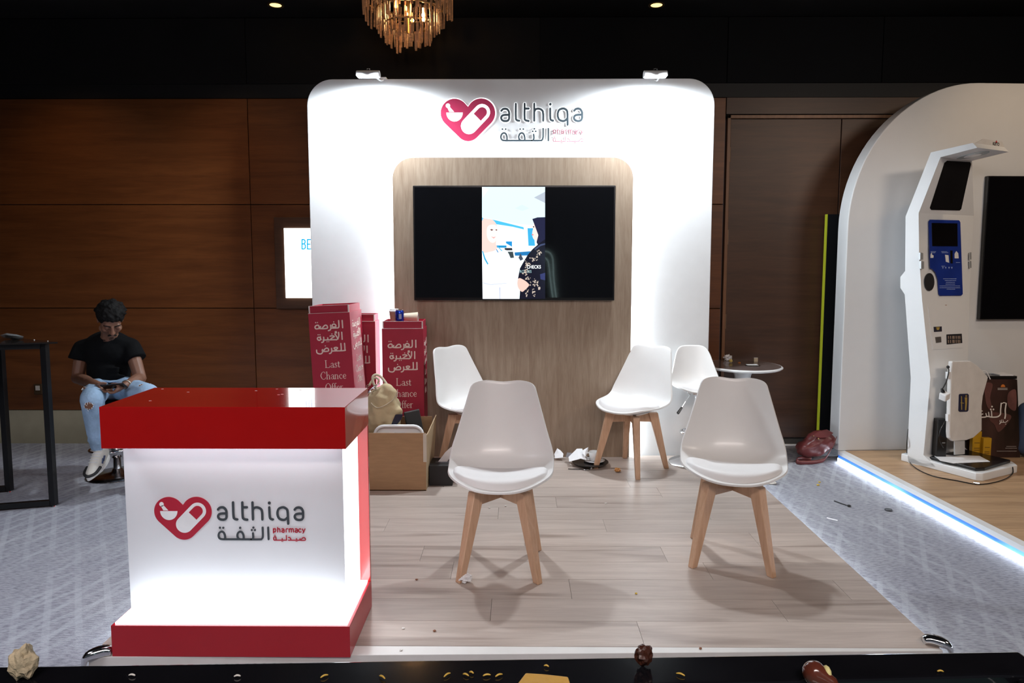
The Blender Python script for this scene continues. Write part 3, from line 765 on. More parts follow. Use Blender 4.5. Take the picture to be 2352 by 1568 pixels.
# bar stools
def bar_stool(label, loc, rz=0, seat_z=.55, sc=.70):
    t = thing('bar_stool', label, 'stool', loc, rz)
    T2 = [(r[0], r[1] * sc, seat_z + (r[2] - .44) * sc, r[3] * sc, r[4] * sc, r[5] * sc) for r in TAB]
    s = fin('shell', shell_bm(T2, top=.15, dip=0), shellm, t, smooth=True); so = s.modifiers.new('s', 'SOLIDIFY'); so.thickness = .01; so.offset = 0
    fin('cushion', pad_bm(T2, th=.018), padm, t, smooth=True)
    bm = bmesh.new(); lathe(bm, [(0, 0), (.195, 0), (.195, .006), (.12, .016), (.04, .028), (.032, .05), (0, .05)], seg=40); fin('base_plate', bm, chrome, t, smooth=True)
    bm = bmesh.new(); lathe(bm, [(.026, .04), (.026, seat_z - .20), (.018, seat_z - .19), (.018, seat_z - .02), (0, seat_z - .02)], seg=20); fin('pole', bm, chrome, t, smooth=True)
    bm = bmesh.new(); lathe(bm, [(0, seat_z - .03), (.08, seat_z - .03), (.08, seat_z - .012), (0, seat_z - .012)], seg=20); fin('seat_mount', bm, chrome, t)
    bm = bmesh.new(); tube(bm, catmull([(-.02, 0, seat_z - .035), (-.05, -.01, seat_z - .035), (-.09, -.02, seat_z - .09), (-.12, -.03, seat_z - .135)], 4), .003, 6); fin('lever', bm, chrome, t)
    bm = bmesh.new(); cap(bm, (-.12, -.03, seat_z - .135), .008, (-.145, -.035, seat_z - .17), .011); fin('lever_grip', bm, black, t)
    bm = bmesh.new(); tube(bm, [(.13 * math.cos(a * math.pi / 12), -.02 + .10 * math.sin(a * math.pi / 12) - .05, .25) for a in range(24)], .008, 8, closed=True)
    fin('footrest', bm, chrome, t, smooth=True)
    return t
sp_ = P(1603, 1058, Z=ZP)
bar_stool('white bar stool on chrome pole behind the front right chair', (sp_.x - .03, 4.90, ZP), 0)

# =================================================================== ROUND TABLE
TX = P(1706, 838, Y=5.38); TZ = TX.z
rt = thing('pedestal_table', 'round white pedestal table beside the booth wall with leftovers on top', 'table', (TX.x, 5.38, 0))
bm = bmesh.new(); lathe(bm, [(0, TZ - .022), (.285, TZ - .022), (.300, TZ - .012), (.300, TZ - .006), (.292, TZ), (0, TZ)], seg=48); fin('tabletop', bm, gwhite, rt, smooth=False, bevel=0)
bm = bmesh.new(); lathe(bm, [(0, TZ - .001), (.286, TZ - .001), (.286, TZ + .0006), (0, TZ + .0006)], seg=48); fin('top_disc', bm, mat('brown_gloss', (.16, .12, .11), .15, var=.2), rt)  # thin glossy brown disc over the white tabletop
bm = bmesh.new(); lathe(bm, [(0, TZ - .02), (.085, TZ - .02), (.065, TZ - .08), (.045, TZ - .20), (.035, .25), (.05, .10), (.12, .03), (.22, .015), (.24, 0), (0, 0)], seg=32); fin('pedestal', bm, gwhite, rt, smooth=True)

# =================================================================== crumpled things
def crumple(name, c, r, m, label, cat, seed=0, sq=.6, sub=3, amp=.55, group=None, parent=None, fold=.16):
    bm = bmesh.new(); bmesh.ops.create_icosphere(bm, subdivisions=sub, radius=1)
    rn = random.Random(seed); of = Vector((rn.random() * 9, rn.random() * 9, rn.random() * 9))
    for v in bm.verts:
        n = v.co.normalized(); k = 1 + amp * (mnoise.noise(n * 2.3 + of) + .6 * mnoise.noise(n * 5.5 + of))
        k += fold * (1 if mnoise.noise(n * 9 + of) > 0 else -1)
        v.co = Vector((n.x * r * k, n.y * r * k * .8, n.z * r * k * sq))
    zmin = min(v.co.z for v in bm.verts)
    for v in bm.verts: v.co.z -= zmin; 
    o = fin(name, bm, m, parent); o.location = c
    if label: tag(o, label, cat, group)
    return o
def flake(name, pts, z, m, label, cat, th=.002, group=None):
    c = sum((Vector(p) for p in pts), Vector()) / len(pts)
    bm = bmesh.new(); prism(bm, [Vector(p) for p in pts], (0, 0, th)); o = fin(name, bm, m, None, org=(c.x, c.y, c.z)); tag(o, label, cat, group); return o
crumple('tissue', P(1069, 1338, Z=ZP), .027, paper, 'crumpled white tissue by the leg of the front left chair', 'tissue', 3)
crumple('popcorn', P(1768, 1110, Z=0), .038, mat('popcorn_white', (.75, .72, .66), .8), 'pale crumbled heap of popcorn on the carpet behind the front right chair', 'popcorn', 8, .45, 3, .9)
crumple('tissue', P(1672, 828, Z=TZ), .028, paper, 'crumpled tissue on the left of the round pedestal table', 'tissue', 5, .8)
bm = bmesh.new(); sph(bm, (0, 0, .016), .016, 2, (1, .9, .9)); tag(fin('lemon_piece', bm, mat('lemon', (.65, .50, .15), .5), smooth=True, org=None), 'small yellow lemon piece on the round pedestal table', 'food').location = P(1678, 833, Z=TZ)
bx_ = thing('sugar_box', 'tiny cream box standing on the far side of the round pedestal table', 'box', P(1735, 830, Z=TZ)); bx('carton', -.016, .016, -.012, .012, 0, .030, mat('cream_carton', (.60, .52, .38), .7), bx_); bx('flap', -.016, .016, -.012, -.002, .030, .033, paper, bx_)
pn = thing('tray', 'small flat steel tray with a napkin on the round pedestal table', 'tray', P(1728, 839, Z=TZ))
bm = bmesh.new(); lathe(bm, [(0, 0), (.05, 0), (.06, .006), (.062, .005), (.05, .002), (0, .002)], seg=24); fin('dish', bm, chrome, pn, smooth=True)
bx('napkin', -.045, .04, -.02, .02, .004, .008, paper, pn)
tag(crumple('crust', P(1698, 834, Z=TZ), .010, mat('orange_crust', (.55, .22, .06), .7), 'small brown crust in the middle of the round pedestal table', 'crumb', 2, .4), 'small brown crust in the middle of the round pedestal table', 'crumb')

# by the foot of the oak panel
# sheets and napkins
def sheet(name, pts3, m, label, cat, th=.0015):
    bm = bmesh.new(); c = sum((Vector(p) for p in pts3), Vector()) / len(pts3)
    vs = [bm.verts.new(Vector(p)) for p in pts3]; vc = bm.verts.new(c + Vector((0, -.008, .006)))
    n = len(vs)
    for i in range(n): bm.faces.new((vs[i], vs[(i + 1) % n], vc))
    c0 = Vector((c.x, c.y, min(p[2] for p in pts3)))
    o = fin(name, bm, m, None, org=c0); s = o.modifiers.new('s', 'SOLIDIFY'); s.thickness = th
    return tag(o, label, cat)
def ZY(zx, zy, Y): return P(1240 + zx / 11.76, 980 + zy / 11.76, Y=Y)
sheet('napkin', [ZY(390, 740, 5.0), ZY(470, 580, 5.02), ZY(560, 640, 5.0), ZY(635, 730, 4.98), ZY(620, 830, 4.95), ZY(410, 852, 4.95)], paper, 'folded cream napkin standing at the foot of the oak panel', 'napkin')
sheet('napkin', [ZY(775, 815, 4.86), ZY(1000, 595, 4.93), ZY(1145, 590, 4.93), ZY(1160, 640, 4.9), ZY(1260, 900, 4.80), ZY(1100, 860, 4.80), ZY(1040, 880, 4.79), ZY(795, 940, 4.79)], paper, 'large crumpled white napkin on the black tray left of the cup', 'napkin')
sheet('napkin', [ZY(1150, 640, 4.86), ZY(1305, 548, 4.88), ZY(1300, 650, 4.86), ZY(1220, 810, 4.80), ZY(1170, 730, 4.82)], paper, 'pointed napkin corner sticking up against the white cup', 'napkin')
sheet('wrapper', [ZY(700, 820, 4.9), ZY(735, 695, 4.93), ZY(860, 705, 4.93), ZY(855, 820, 4.88), ZY(780, 835, 4.86)], mat('silver_wrapper', (.35, .35, .38), .3, metal=.5), 'small silver wrapper between the two napkins at the oak panel', 'wrapper')
tc_ = P(1240 + 1470 / 11.76, 980 + 905 / 11.76, Z=.115)
ty = thing('serving_stand', 'low black serving tray on short legs by the oak panel', 'tray', (tc_.x - .03, tc_.y, ZP))
bm = bmesh.new(); lathe(bm, [(0, .020), (.125, .020), (.132, .028), (0, .028)], seg=32); fin('tray_top', bm, black, ty)
for a in (30, 150, 270):
    bm = bmesh.new(); lathe(bm, [(0, 0), (.012, 0), (.010, .02), (0, .02)], seg=10, c=(.08 * math.cos(R(a)), .08 * math.sin(R(a)), 0)); fin('foot', bm, chrome, ty)
cu = thing('coffee_cup', 'white china cup and saucer on the black tray by the oak panel', 'cup', (tc_.x, tc_.y, ZP + .028))
bm = bmesh.new(); lathe(bm, [(0, 0), (.04, 0), (.075, .010), (.077, .012), (.05, .006), (0, .004)], seg=32); fin('saucer', bm, gwhite, cu, smooth=True)
bm = bmesh.new(); lathe(bm, [(0, .008), (.026, .008), (.032, .012), (.042, .072), (.040, .072), (.030, .016), (0, .014)], seg=32); fin('bowl', bm, gwhite, cu, smooth=True)
bm = bmesh.new(); tube(bm, catmull([(-.035, 0, .064), (-.058, 0, .058), (-.060, 0, .035), (-.033, 0, .024)], 5), .0045, 8); fin('handle', bm, gwhite, cu, smooth=True)
spn = thing('spoon', 'steel spoon lying in front of the napkins on the tray', 'spoon', ZY(1150, 945, 4.72)); 
spn.location.z = ZP
bm = bmesh.new(); sph(bm, (.03, 0, .006), .022, 2, (1.3, .8, .22)); fin('spoon_bowl', bm, chrome, spn, smooth=True)
bm = bmesh.new(); tube(bm, [(0, 0, .005), (-.05, .01, .004), (-.1, .015, .004)], .004, 6); fin('spoon_stem', bm, chrome, spn)
tag(crumple('crisp', P(1418, 1084, Z=ZP), .020, mat('orange_crisp', (.62, .30, .10), .6), '', ''), 'curled orange crisp on the planks before the rear right chair', 'food')
rn = random.Random(5)
def crumb(px, py, z, m, label, r=.006, cat='crumb', group=None, sq=.5):
    return crumple('crumb', P(px, py, Z=z), r, m, label, cat, int(px + py), sq, 2, .5, group)
cw = mat('white_crumb', (.8, .78, .74), .8); cy_ = mat('yellow_crumb', (.62, .42, .05), .7); cb = mat('brown_crumb', (.25, .10, .05), .7)
for px, py, m, l in ((1124, 1167, cw, 'white paper scrap on the planks between the legs of the front left chair'), (1161, 1163, cw, 'smaller white scrap right of the paper scrap under the front left chair'),
                     (1461, 1364, cy_, 'yellow crumb on the open planks between the two front chairs'), (926, 1444, cw, 'white crumb on the planks just right of the red counter'),
                     (921, 1494, cw, 'white flake near the platform front edge beside the counter'), (1609, 1490, cb, 'orange-brown crumb near the front edge below the front right chair'),
                     (957, 1332, cb, 'tiny dark speck on the planks left of the tissue'), (1391, 1157, cw, 'white speck on the planks behind the front left chair'), (1310, 1067, cw, 'white shred in front of the napkins at the oak panel'),
                     (998, 1450, cb, 'small dark crumb in the footprints right of the counter')):
    crumb(px, py, ZP, m, l)
for px, py, m, l in ((1882, 1108, cy_, 'yellow crumb on the carpet aisle below the burgundy bag'), (1879, 1115, cy_, 'second yellow crumb just below the first on the carpet aisle')):
    crumb(px, py, 0, m, l, .009)
bm = bmesh.new(); lathe(bm, [(0, 0), (.022, 0), (.024, .006), (.020, .010), (0, .010)], seg=20); tag(fin('bottle_cap', bm, mat('dark_cap', (.05, .05, .055), .4)), 'round dark cap lying on the carpet aisle', 'cap').location = P(2041, 1172, Z=0)
for a, b, m, l in (((1916, 1150), (1950, 1162), blackm, 'thin dark stick with a bead end on the carpet aisle'), ((1899, 1189), (1924, 1195), paper, 'short white paper strip on the carpet aisle below the dark stick')):
    A = P(*a, Z=.004); B = P(*b, Z=.004); st = thing('stick', l, 'litter', A)
    bm = bmesh.new(); tube(bm, [Vector(), B - A], .0035, 6); fin('shaft', bm, m, st)
    if m is blackm: bm = bmesh.new(); sph(bm, B - A + Vector((0, 0, .003)), .011, 2, (1.3, 1, .6)); fin('tip', bm, m, st)

# =================================================================== CARDBOARD BOX and what stands in it
cx0, cx1, cy0, cy1, cz1 = -1.02, -.585, 4.275, 4.62, .458
cbx = thing('cardboard_box', 'open brown cardboard box of belongings between counter and rear left chair', 'box', ((cx0 + cx1) / 2, (cy0 + cy1) / 2, ZP))
def inx(o): return inpar(o, cbx)
th = .006
inx(bx('side', cx0, cx1, cy0, cy0 + th, ZP, cz1, card, cbx, bevel=.001))
inx(bx('side', cx0, cx1, cy1 - th, cy1, ZP, cz1 + .03, card, cbx))
inx(bx('side', cx0, cx0 + th, cy0 + th, cy1 - th, ZP, cz1, card, cbx))
bm = bmesh.new(); prism(bm, [(cx1, cy0 + .002, ZP), (cx1 + .004, cy1, ZP), (cx1 + .03, cy1, cz1 + .04), (cx1 + .012, cy0 + .05, cz1 - .01), (cx1 + .004, cy0 + .002, cz1 - .02)], (-.006, 0, 0)); inx(fin('side', bm, cardin, cbx))
inx(bx('bottom', cx0, cx1, cy0, cy1, ZP, ZP + .006, card, cbx))
inx(bx('tape', cx1 - .016, cx1 + .006, cy0 - .002, cy0 + .001, .27, cz1 - .003, mat('clear_tape', (.55, .50, .42), .15), cbx))
tyb = thing('plastic_tray', 'white plastic tray standing upright in the cardboard box', 'tray', (-.765, 4.315, ZP + .030))
def rrect(w_, h_, r_, z, n=6):
    p = []
    for cx, cz, a0 in ((w_ - r_, h_ - r_, 0), (-w_ + r_, h_ - r_, 90), (-w_ + r_, -h_ + r_, 180), (w_ - r_, -h_ + r_, 270)):
        for k in range(n + 1): p.append((cx + r_ * math.cos(R(a0 + 90 * k / n)), z, cz + r_ * math.sin(R(a0 + 90 * k / n))))
    return p
bm = bmesh.new()
A_, B_ = rrect(.155, .19, .06, 0), rrect(.135, .17, .05, .0); prism(bm, [(x, y, z + .19) for x, y, z in A_], (0, .012, 0))
fin('tray_back', bm, gwhite, tyb, bevel=.002)
bm = bmesh.new(); tube(bm, [(x, -.012, z + .19) for x, y, z in A_], .011, 8, closed=True); fin('rim', bm, gwhite, tyb, smooth=True)
bm = bmesh.new(); tube(bm, [(-.03, -.004, .335), (.04, -.004, .333)], .003, 6); fin('embossed_mark', bm, mat('grey_mark', (.4, .42, .45), .5), tyb)
for o in (tyb,): o.rotation_euler = (R(-4), 0, 0)
bkc = thing('binder', 'dark grey binder leaning in the right corner of the cardboard box', 'binder', (-.665, 4.50, ZP + .01), R(10)); 
o = bx('cover', -.05, .05, -.015, .015, 0, .475, mat('grey_binder', (.03, .032, .032), .5), bkc, bevel=.003); o.rotation_euler = (0, R(-11), 0); bkc.location.x += .05
o = bx('spine', -.055, -.049, -.017, .017, 0, .475, black, bkc); o.rotation_euler = (0, R(-11), 0)

# tan holdall standing in the box
BG = P(885, 930, Y=4.50)
tb = thing('tan_holdall', 'tan canvas bag with rolled handles standing in the cardboard box', 'bag', (-.93, 4.46, ZP + .008))
def bagP(px, py, Y): return P(px, py, Y=Y) - tb.location
bm = bmesh.new()
outl = [(842, 905), (862, 890), (895, 874), (905, 884), (920, 930), (925, 955), (920, 975), (905, 990), (860, 1000), (838, 990), (836, 940)]
fr = [bagP(x, y, 4.41) for x, y in outl]; bk = [bagP(x, y, 4.52) for x, y in outl]
c_ = sum(fr, Vector()) / len(fr)
V0 = [bm.verts.new(c_ + (p - c_) * .86 + Vector((0, -.03, 0))) for p in fr]; V1 = [bm.verts.new(p) for p in fr]; V2 = [bm.verts.new(p) for p in bk]
for i in range(len(outl)):
    j = (i + 1) % len(outl); bm.faces.new((V0[i], V0[j], V1[j], V1[i])); bm.faces.new((V1[i], V1[j], V2[j], V2[i]))
vc = bm.verts.new(c_ + Vector((0, -.055, 0)))
for i in range(len(outl)): bm.faces.new((V0[i], V0[(i + 1) % len(outl)], vc))
bm.faces.new(V2)
o = fin('body', bm, canvas, tb, smooth=True); ss = o.modifiers.new('s', 'SUBSURF'); ss.levels = 3; ss.render_levels = 3
slouch_tex = bpy.data.textures.new('slouch', 'CLOUDS'); slouch_tex.noise_scale = .07; slouch_tex.noise_depth = 1; dm = o.modifiers.new('d', 'DISPLACE'); dm.texture = slouch_tex; dm.strength = .045; dm.mid_level = .5
bm = bmesh.new(); tube(bm, catmull([bagP(x, y, Y) for x, y, Y in ((878, 915, 4.39), (868, 898, 4.40), (858, 880, 4.41), (856, 866, 4.42), (864, 860, 4.43), (876, 866, 4.44), (888, 882, 4.42), (898, 898, 4.40), (899, 905, 4.39))], 5), .0085, 8); fin('handle', bm, canvas2, tb, smooth=True)
bm = bmesh.new(); tube(bm, catmull([bagP(x, y, Y) for x, y, Y in ((848, 885, 4.52), (856, 872, 4.53), (864, 867, 4.53), (870, 872, 4.52), (868, 880, 4.52))], 5), .0075, 8); fin('handle', bm, canvas2, tb, smooth=True)
bm = bmesh.new(); tube(bm, catmull([bagP(x, y, 4.355) for x, y in ((852, 925), (866, 936), (885, 930), (905, 915), (912, 900))], 5), .003, 6); fin('seam_piping', bm, canvas2, tb)
bm = bmesh.new(); prism(bm, [bagP(x, y, 4.372) for x, y in ((908, 952), (925, 951), (922, 962), (912, 975), (897, 978))], (0, .01, 0)); fin('leather_corner', bm, mat('navy_leather', (.01, .012, .03), .4), tb, bevel=.002)
bm = bmesh.new()
tube(bm, catmull([bagP(842, 908, 4.375), bagP(850, 896, 4.385), bagP(860, 888, 4.39), bagP(872, 880, 4.40)], 4), .006, 6)
for px, py in ((850, 900), (858, 892)): sph(bm, bagP(px, py, 4.372), .008, 2, (1.2, .6, .9))
fin('zip_frame', bm, chrome, tb, smooth=True)

# tissue box
tx = thing('tissue_box', 'black tissue box with a white tissue standing beside the cardboard box', 'tissue box', (-.50, 4.46, ZP))
bx('carton', -.078, .075, -.085, .10, 0, .135, mat('black_card', (.012, .012, .014), .5), tx, bevel=.002)
bx('slot', -.045, .045, -.02, .02, .1352, .137, mat('grey_slot', (.08, .08, .10), .4), tx)
bm = bmesh.new(); pts = [Vector(p) for p in ((-.03, 0, .135), (.03, .0, .135), (.075, .0, .19), (.06, .01, .235), (.02, .005, .20), (-.01, 0, .16))]; prism(bm, pts, (0, .004, 0)); fin('tissue', bm, paper, tx)

# =================================================================== RED CARTON TOWERS
ARB = [  # three lines of Arabic, coordinates from one picture of the right tower (x right, y down)
 [[[(1350, 548), (1350, 636)]], [[(1306, 548), (1306, 612), (1298, 632), (1280, 636), (1206, 636)]], [[(1262, 634), (1268, 605), (1250, 588), (1230, 592), (1222, 610), (1232, 622), (1262, 622)], 'dot', (1245, 562, 7)],
  [[(1204, 598), (1204, 636), (1192, 658), (1172, 664)]], [[(1078, 612), (1079, 636), (1155, 636), (1163, 615), (1150, 598), (1128, 602), (1096, 634)]],
  [[(1078, 636), (1062, 632), (1057, 600), (1040, 594), (1016, 604), (1010, 622), (1022, 637), (1050, 636)], 'dot', (1022, 562, 7), (1044, 562, 7)]],
 [[[(1335, 690), (1335, 776)]], [[(1296, 690), (1294, 740), (1270, 775), (1240, 776), (1100, 776)]], [[(1250, 708), (1285, 768)], [(1268, 680), (1256, 682), (1258, 694), (1270, 694)]],
  [[(1188, 732), (1215, 728), (1240, 738), (1205, 758), (1190, 776)], 'dot', (1212, 706, 7)], [[(1158, 750), (1158, 776)], 'dot', (1146, 798, 6), (1168, 798, 6)],
  [[(1108, 742), (1108, 776), (1098, 798), (1080, 804)]], [[(1076, 768), (1058, 742), (1038, 742), (1030, 760), (1044, 776), (1064, 772), (1068, 735)], 'dot', (1042, 710, 7), (1064, 710, 7)]],
 [[[(1360, 825), (1360, 895), (1350, 912), (1200, 912)]], [[(1315, 825), (1315, 895), (1305, 912)]], [[(1228, 912), (1270, 880), (1250, 870), (1228, 880), (1262, 910)]],
  [[(1196, 880), (1196, 914), (1184, 936), (1166, 942)]], [[(1082, 892), (1086, 912), (1150, 912), (1158, 890), (1142, 875), (1120, 880), (1092, 910)], 'dot', (1122, 848, 7)],
  [[(1084, 890), (1084, 918), (1066, 940), (1034, 940), (1012, 925), (1010, 895)]]]]
SER = {  # light serif letters: (thick strokes, thin strokes), 100 = cap height, y down, advance
 'L': ([[(14, 4), (14, 96)]], [[(4, 3), (26, 3)], [(4, 97), (60, 97), (64, 78)]], 70),
 'a': ([[(42, 50), (43, 90), (50, 97)]], [[(12, 52), (26, 40), (40, 44), (42, 54)], [(42, 64), (16, 74), (10, 86), (18, 97), (32, 95), (42, 86)]], 54),
 's': ([[(14, 54), (22, 66), (34, 76)]], [[(34, 50), (32, 42), (20, 40), (13, 50), (20, 64), (34, 76), (34, 90), (22, 97), (10, 94), (8, 84)]], 44),
 't': ([[(16, 26), (16, 90)]], [[(4, 42), (32, 42)], [(16, 90), (22, 97), (34, 92)]], 38),
 'C': ([[(18, 22), (8, 50), (18, 80)]], [[(66, 24), (62, 6), (40, 1), (18, 18), (8, 50), (20, 86), (42, 99), (64, 90), (70, 76)]], 78),
 'h': ([[(12, 0), (12, 96)], [(44, 55), (44, 96)]], [[(4, 2), (12, 0)], [(12, 56), (28, 41), (42, 46), (44, 58)], [(4, 97), (20, 97)], [(36, 97), (52, 97)]], 58),
 'n': ([[(12, 42), (12, 96)], [(44, 55), (44, 96)]], [[(4, 43), (12, 41)], [(12, 56), (28, 41), (42, 46), (44, 58)], [(4, 97), (20, 97)], [(36, 97), (52, 97)]], 58),
 'c': ([[(14, 52), (9, 70), (16, 86)]], [[(42, 52), (34, 41), (18, 46), (9, 70), (18, 92), (32, 97), (44, 88)]], 50),
 'e': ([[(14, 52), (9, 70), (16, 86)]], [[(10, 66), (44, 66), (40, 46), (26, 40), (12, 54), (9, 70), (18, 92), (32, 97), (45, 88)]], 52),
 'f': ([[(16, 16), (16, 96)]], [[(16, 18), (24, 2), (38, 4)], [(4, 42), (32, 42)], [(6, 97), (28, 97)]], 32),
 'r': ([[(12, 42), (12, 96)]], [[(4, 43), (12, 41)], [(12, 56), (24, 42), (38, 42)], [(4, 97), (22, 97)]], 40),
 'O': ([[(18, 22), (8, 50), (18, 80)], [(66, 22), (75, 50), (66, 80)]], [[(42, 1), (18, 18), (8, 50), (18, 84), (42, 99), (66, 84), (75, 50), (66, 16), (42, 1)]], 84)}
def serif_line(bm, text, x, y, h, F, d):
    k = h / 100
    for ch in text:
        th_, tn, ad = SER[ch]
        for s in th_: stroke(bm, [(x + p[0] * k, y + p[1] * k) for p in s], 10.5 * k, F, d, len(s) > 2, 4)
        for s in tn: stroke(bm, [(x + p[0] * k, y + p[1] * k) for p in s], 5.5 * k, F, d, len(s) > 2, 4)
        x += ad * k
    return x
def swid(text, h): return sum(SER[c][2] for c in text) * h / 100
def carton(label, loc, rz, W, D, H, tilt=(0, 0), lid=.05, text_top=.16, sides=True):
    t = thing('promotion_carton', label, 'display box', loc, 0, 'crimson last chance cartons')
    t.rotation_euler = (R(tilt[0]), R(tilt[1]), rz)
    bx('carton_body', -W / 2, W / 2, 0, D, 0, H - lid, crim, t, bevel=.0015)
    bm = bmesh.new(); i = .008
    for a in ((-W / 2 + i, W / 2 - i, i, i + .004), (-W / 2 + i, W / 2 - i, D - i - .004, D - i), (-W / 2 + i - .002, -W / 2 + i + .003, i + .004, D - i - .004), (W / 2 - i - .003, W / 2 - i + .002, i + .004, D - i - .004)):
        bx('lid_flap', a[0], a[1], a[2], a[3], H - lid, H - .001, crim, t)
    bm = bmesh.new()
    for x_ in (-W / 2 + i, W / 2 - i): box(bm, x_ - .004, x_ + .004, i - .003, i + .001, H - lid, H - .002)
    box(bm, -W / 2, W / 2, -.0008, .003, H - lid - .001, H - lid + .001); box(bm, -W / 2 + .005, W / 2 - .005, i - .002, i + .002, H - .001, H + .001)
    fin('white_edge', bm, mat('carton_edge', (.75, .68, .66), .6), t)
    def face(F, nm='printed_text'):
        for li in range(3):
            bm = bmesh.new()
            for g in ARB[li]: draw_glyph(bm, g, 15, F, .0012)
            fin(nm, bm, pink, t)
        yy = 1022
        for wd in ('Last', 'Chance', 'Offer'):
            bm = bmesh.new(); h = 92; x = 1190 - swid(wd, h) / 2 + 5
            serif_line(bm, wd, x, yy, h, F, .0012); fin(nm, bm, pink, t); yy += 141
    sc = W / 510
    face(frame((0, -.0002, H - lid - text_top), (1, 0, 0), (0, 0, 1), (0, -1, 0), sc, 1190, 548))
    if sides: face(frame((W / 2 + .0002, D / 2, H - lid - text_top), (0, 1, 0), (0, 0, 1), (1, 0, 0), sc * D / W * .98, 1190, 548))
    return t
a = P(877, 738, Y=4.74); b = P(972, 738, Y=4.74)
H2 = a.z - ZP
carton('crimson carton tower right of the tan bag, coffee cup and can on top', ((a.x + b.x) / 2, 4.74, ZP), R(2), b.x - a.x, .24, H2, text_top=.082)
RBX = ((a.x + b.x) / 2, 4.74, ZP + H2)
a = P(706, 704, Y=4.60); b = P(803, 698, Y=4.60)
H1 = (a.z + b.z) / 2 - ZP
ca = carton('crimson carton tower at far left, leaning, tallest of the three', ((a.x + b.x) / 2 + .05, 4.60, ZP), R(-4), .288, .27, H1, (0, -2.6), text_top=.055)
a = P(835, 722, Y=4.92); b = P(862, 722, Y=4.92)
carton('crimson carton tower half hidden behind the leaning one', (b.x - .145, 4.92, ZP), 0, .285, .15, a.z - ZP, text_top=.10, sides=False)
# cups and can on the right tower (lid lip is the support)
ctop = RBX[2]
bx_l = thing('carton_tray_lid', 'flat crimson lid closing the top of the right carton tower', 'lid', (RBX[0], RBX[1] + .12, ctop - .016)); bx_l.rotation_euler = (0, 0, R(2))
bx('lid_plate', -.13, .13, -.105, .105, -.004, 0, crim, bx_l)
bx('lid_tab', -.04, .04, .105, .109, -.004, .0, pink, bx_l)
TPZ = ctop - .016
cc = thing('paper_cup', 'takeaway coffee cup with white lid on the right carton tower', 'cup', (P(906, 740, Y=4.86).x, 4.86, TPZ))
bm = bmesh.new(); lathe(bm, [(0, 0), (.027, 0), (.036, .078), (0, .078)], seg=28); fin('cup_body', bm, mat('kraft_cup', (.45, .30, .22), .7), cc, smooth=False)
bm = bmesh.new(); lathe(bm, [(.0385, .076), (.0385, .083), (.034, .086), (.032, .095), (0, .095)], seg=28); fin('cup_lid', bm, gwhite, cc)
cn = thing('drink_can', 'blue metallic drink can in front of the takeaway cup', 'can', (P(918, 738, Y=4.80).x, 4.80, TPZ))
bm = bmesh.new(); lathe(bm, [(0, 0), (.024, .002), (.030, .010), (.030, .082), (.025, .092), (0, .092)], seg=28); fin('can_body', bm, mat('blue_can', (.01, .04, .42), .22, metal=.7), cn, smooth=True)
bm = bmesh.new(); lathe(bm, [(.0255, .091), (.0265, .095), (.024, .095), (.022, .092), (0, .092)], seg=28); fin('can_rim', bm, chrome, cn)
bm = bmesh.new()
for k in range(4): box(bm, .000 + k * .005, .003 + k * .005, -.0305, -.029, .03, .066)
fin('can_print', bm, mat('can_print', (.6, .65, .8), .4), cn)
lc = thing('fallen_cup', 'beige paper cup lying on its side behind the blue can', 'cup', (P(944, 735, Y=4.88).x, 4.885, TPZ + .034))
M = Matrix.Rotation(R(88), 4, 'Y') @ Matrix.Rotation(R(0), 4, 'Z')
bm = bmesh.new(); lathe(bm, [(.036, -.05), (.038, -.048), (.026, .05), (0, .05)], seg=24, M=M.inverted()); fin('cup_body', bm, mat('beige_cup', (.62, .52, .40), .7), lc)
bm = bmesh.new(); tube(bm, [(.05, .026 * math.cos(a_ * math.pi / 10), .026 * math.sin(a_ * math.pi / 10)) for a_ in range(20)], .002, 6, closed=True); fin('cup_rim', bm, paper, lc)

# =================================================================== LIT SCREEN on the timber wall
x0, x1, z0, z1 = quadx(652, 524, 760, 684, YW - .06)
ws = thing('lit_display', 'glowing white wall display with cyan letters half hidden by the booth', 'screen', ((x0 + x1) / 2, YW - .03, 1.5))
inpar(bx('display_surround', x0 - .085, x1 + .25, YW - .05, YW, z0 - .09, z1 + .09, doorw, ws, bevel=.002), ws)
inpar(bx('display_panel', x0, x1 + .12, YW - .062, YW - .05, z0, z1, glow('display_white', (.97, 1.0, .99), 3.2), ws), ws)
FBE = lambda x, y, z: P(x, y, Y=YW - .0635 - z)
for gl in ([(693.5, 550), (693.5, 571.5)], [(693.5, 550), (698, 550), (700.6, 552.5), (700.6, 557), (698, 560), (693.5, 560)], [(693.5, 560), (698.5, 560), (701.4, 563), (701.4, 568.5), (698.5, 571.5), (693.5, 571.5)]), \
          ([(706.2, 550), (706.2, 571.5)], [(706.2, 550), (713, 550)], [(706.2, 560.5), (712, 560.5)], [(706.2, 571.5), (713, 571.5)]):
    bm = bmesh.new()
    for st_ in gl: stroke(bm, st_, 2.9, FBE, .0008, False)
    inpar(fin('letters', bm, MATS.get('cyan_letters') or glow('cyan_letters', (.0, .42, .85), .9), ws), ws)
fo = P(687, 552, Y=YW - .0635); 
bm = bmesh.new(); tube(bm, [P(686.5, 552, Y=YW - .0635), P(687, 580, Y=YW - .0635), P(691, 589, Y=YW - .0635), P(712, 590.5, Y=YW - .0635), P(740, 590.5, Y=YW - .0635)], .0018, 4); inpar(fin('outline', bm, mat('pale_grey_line', (.5, .5, .5), .5), ws), ws)

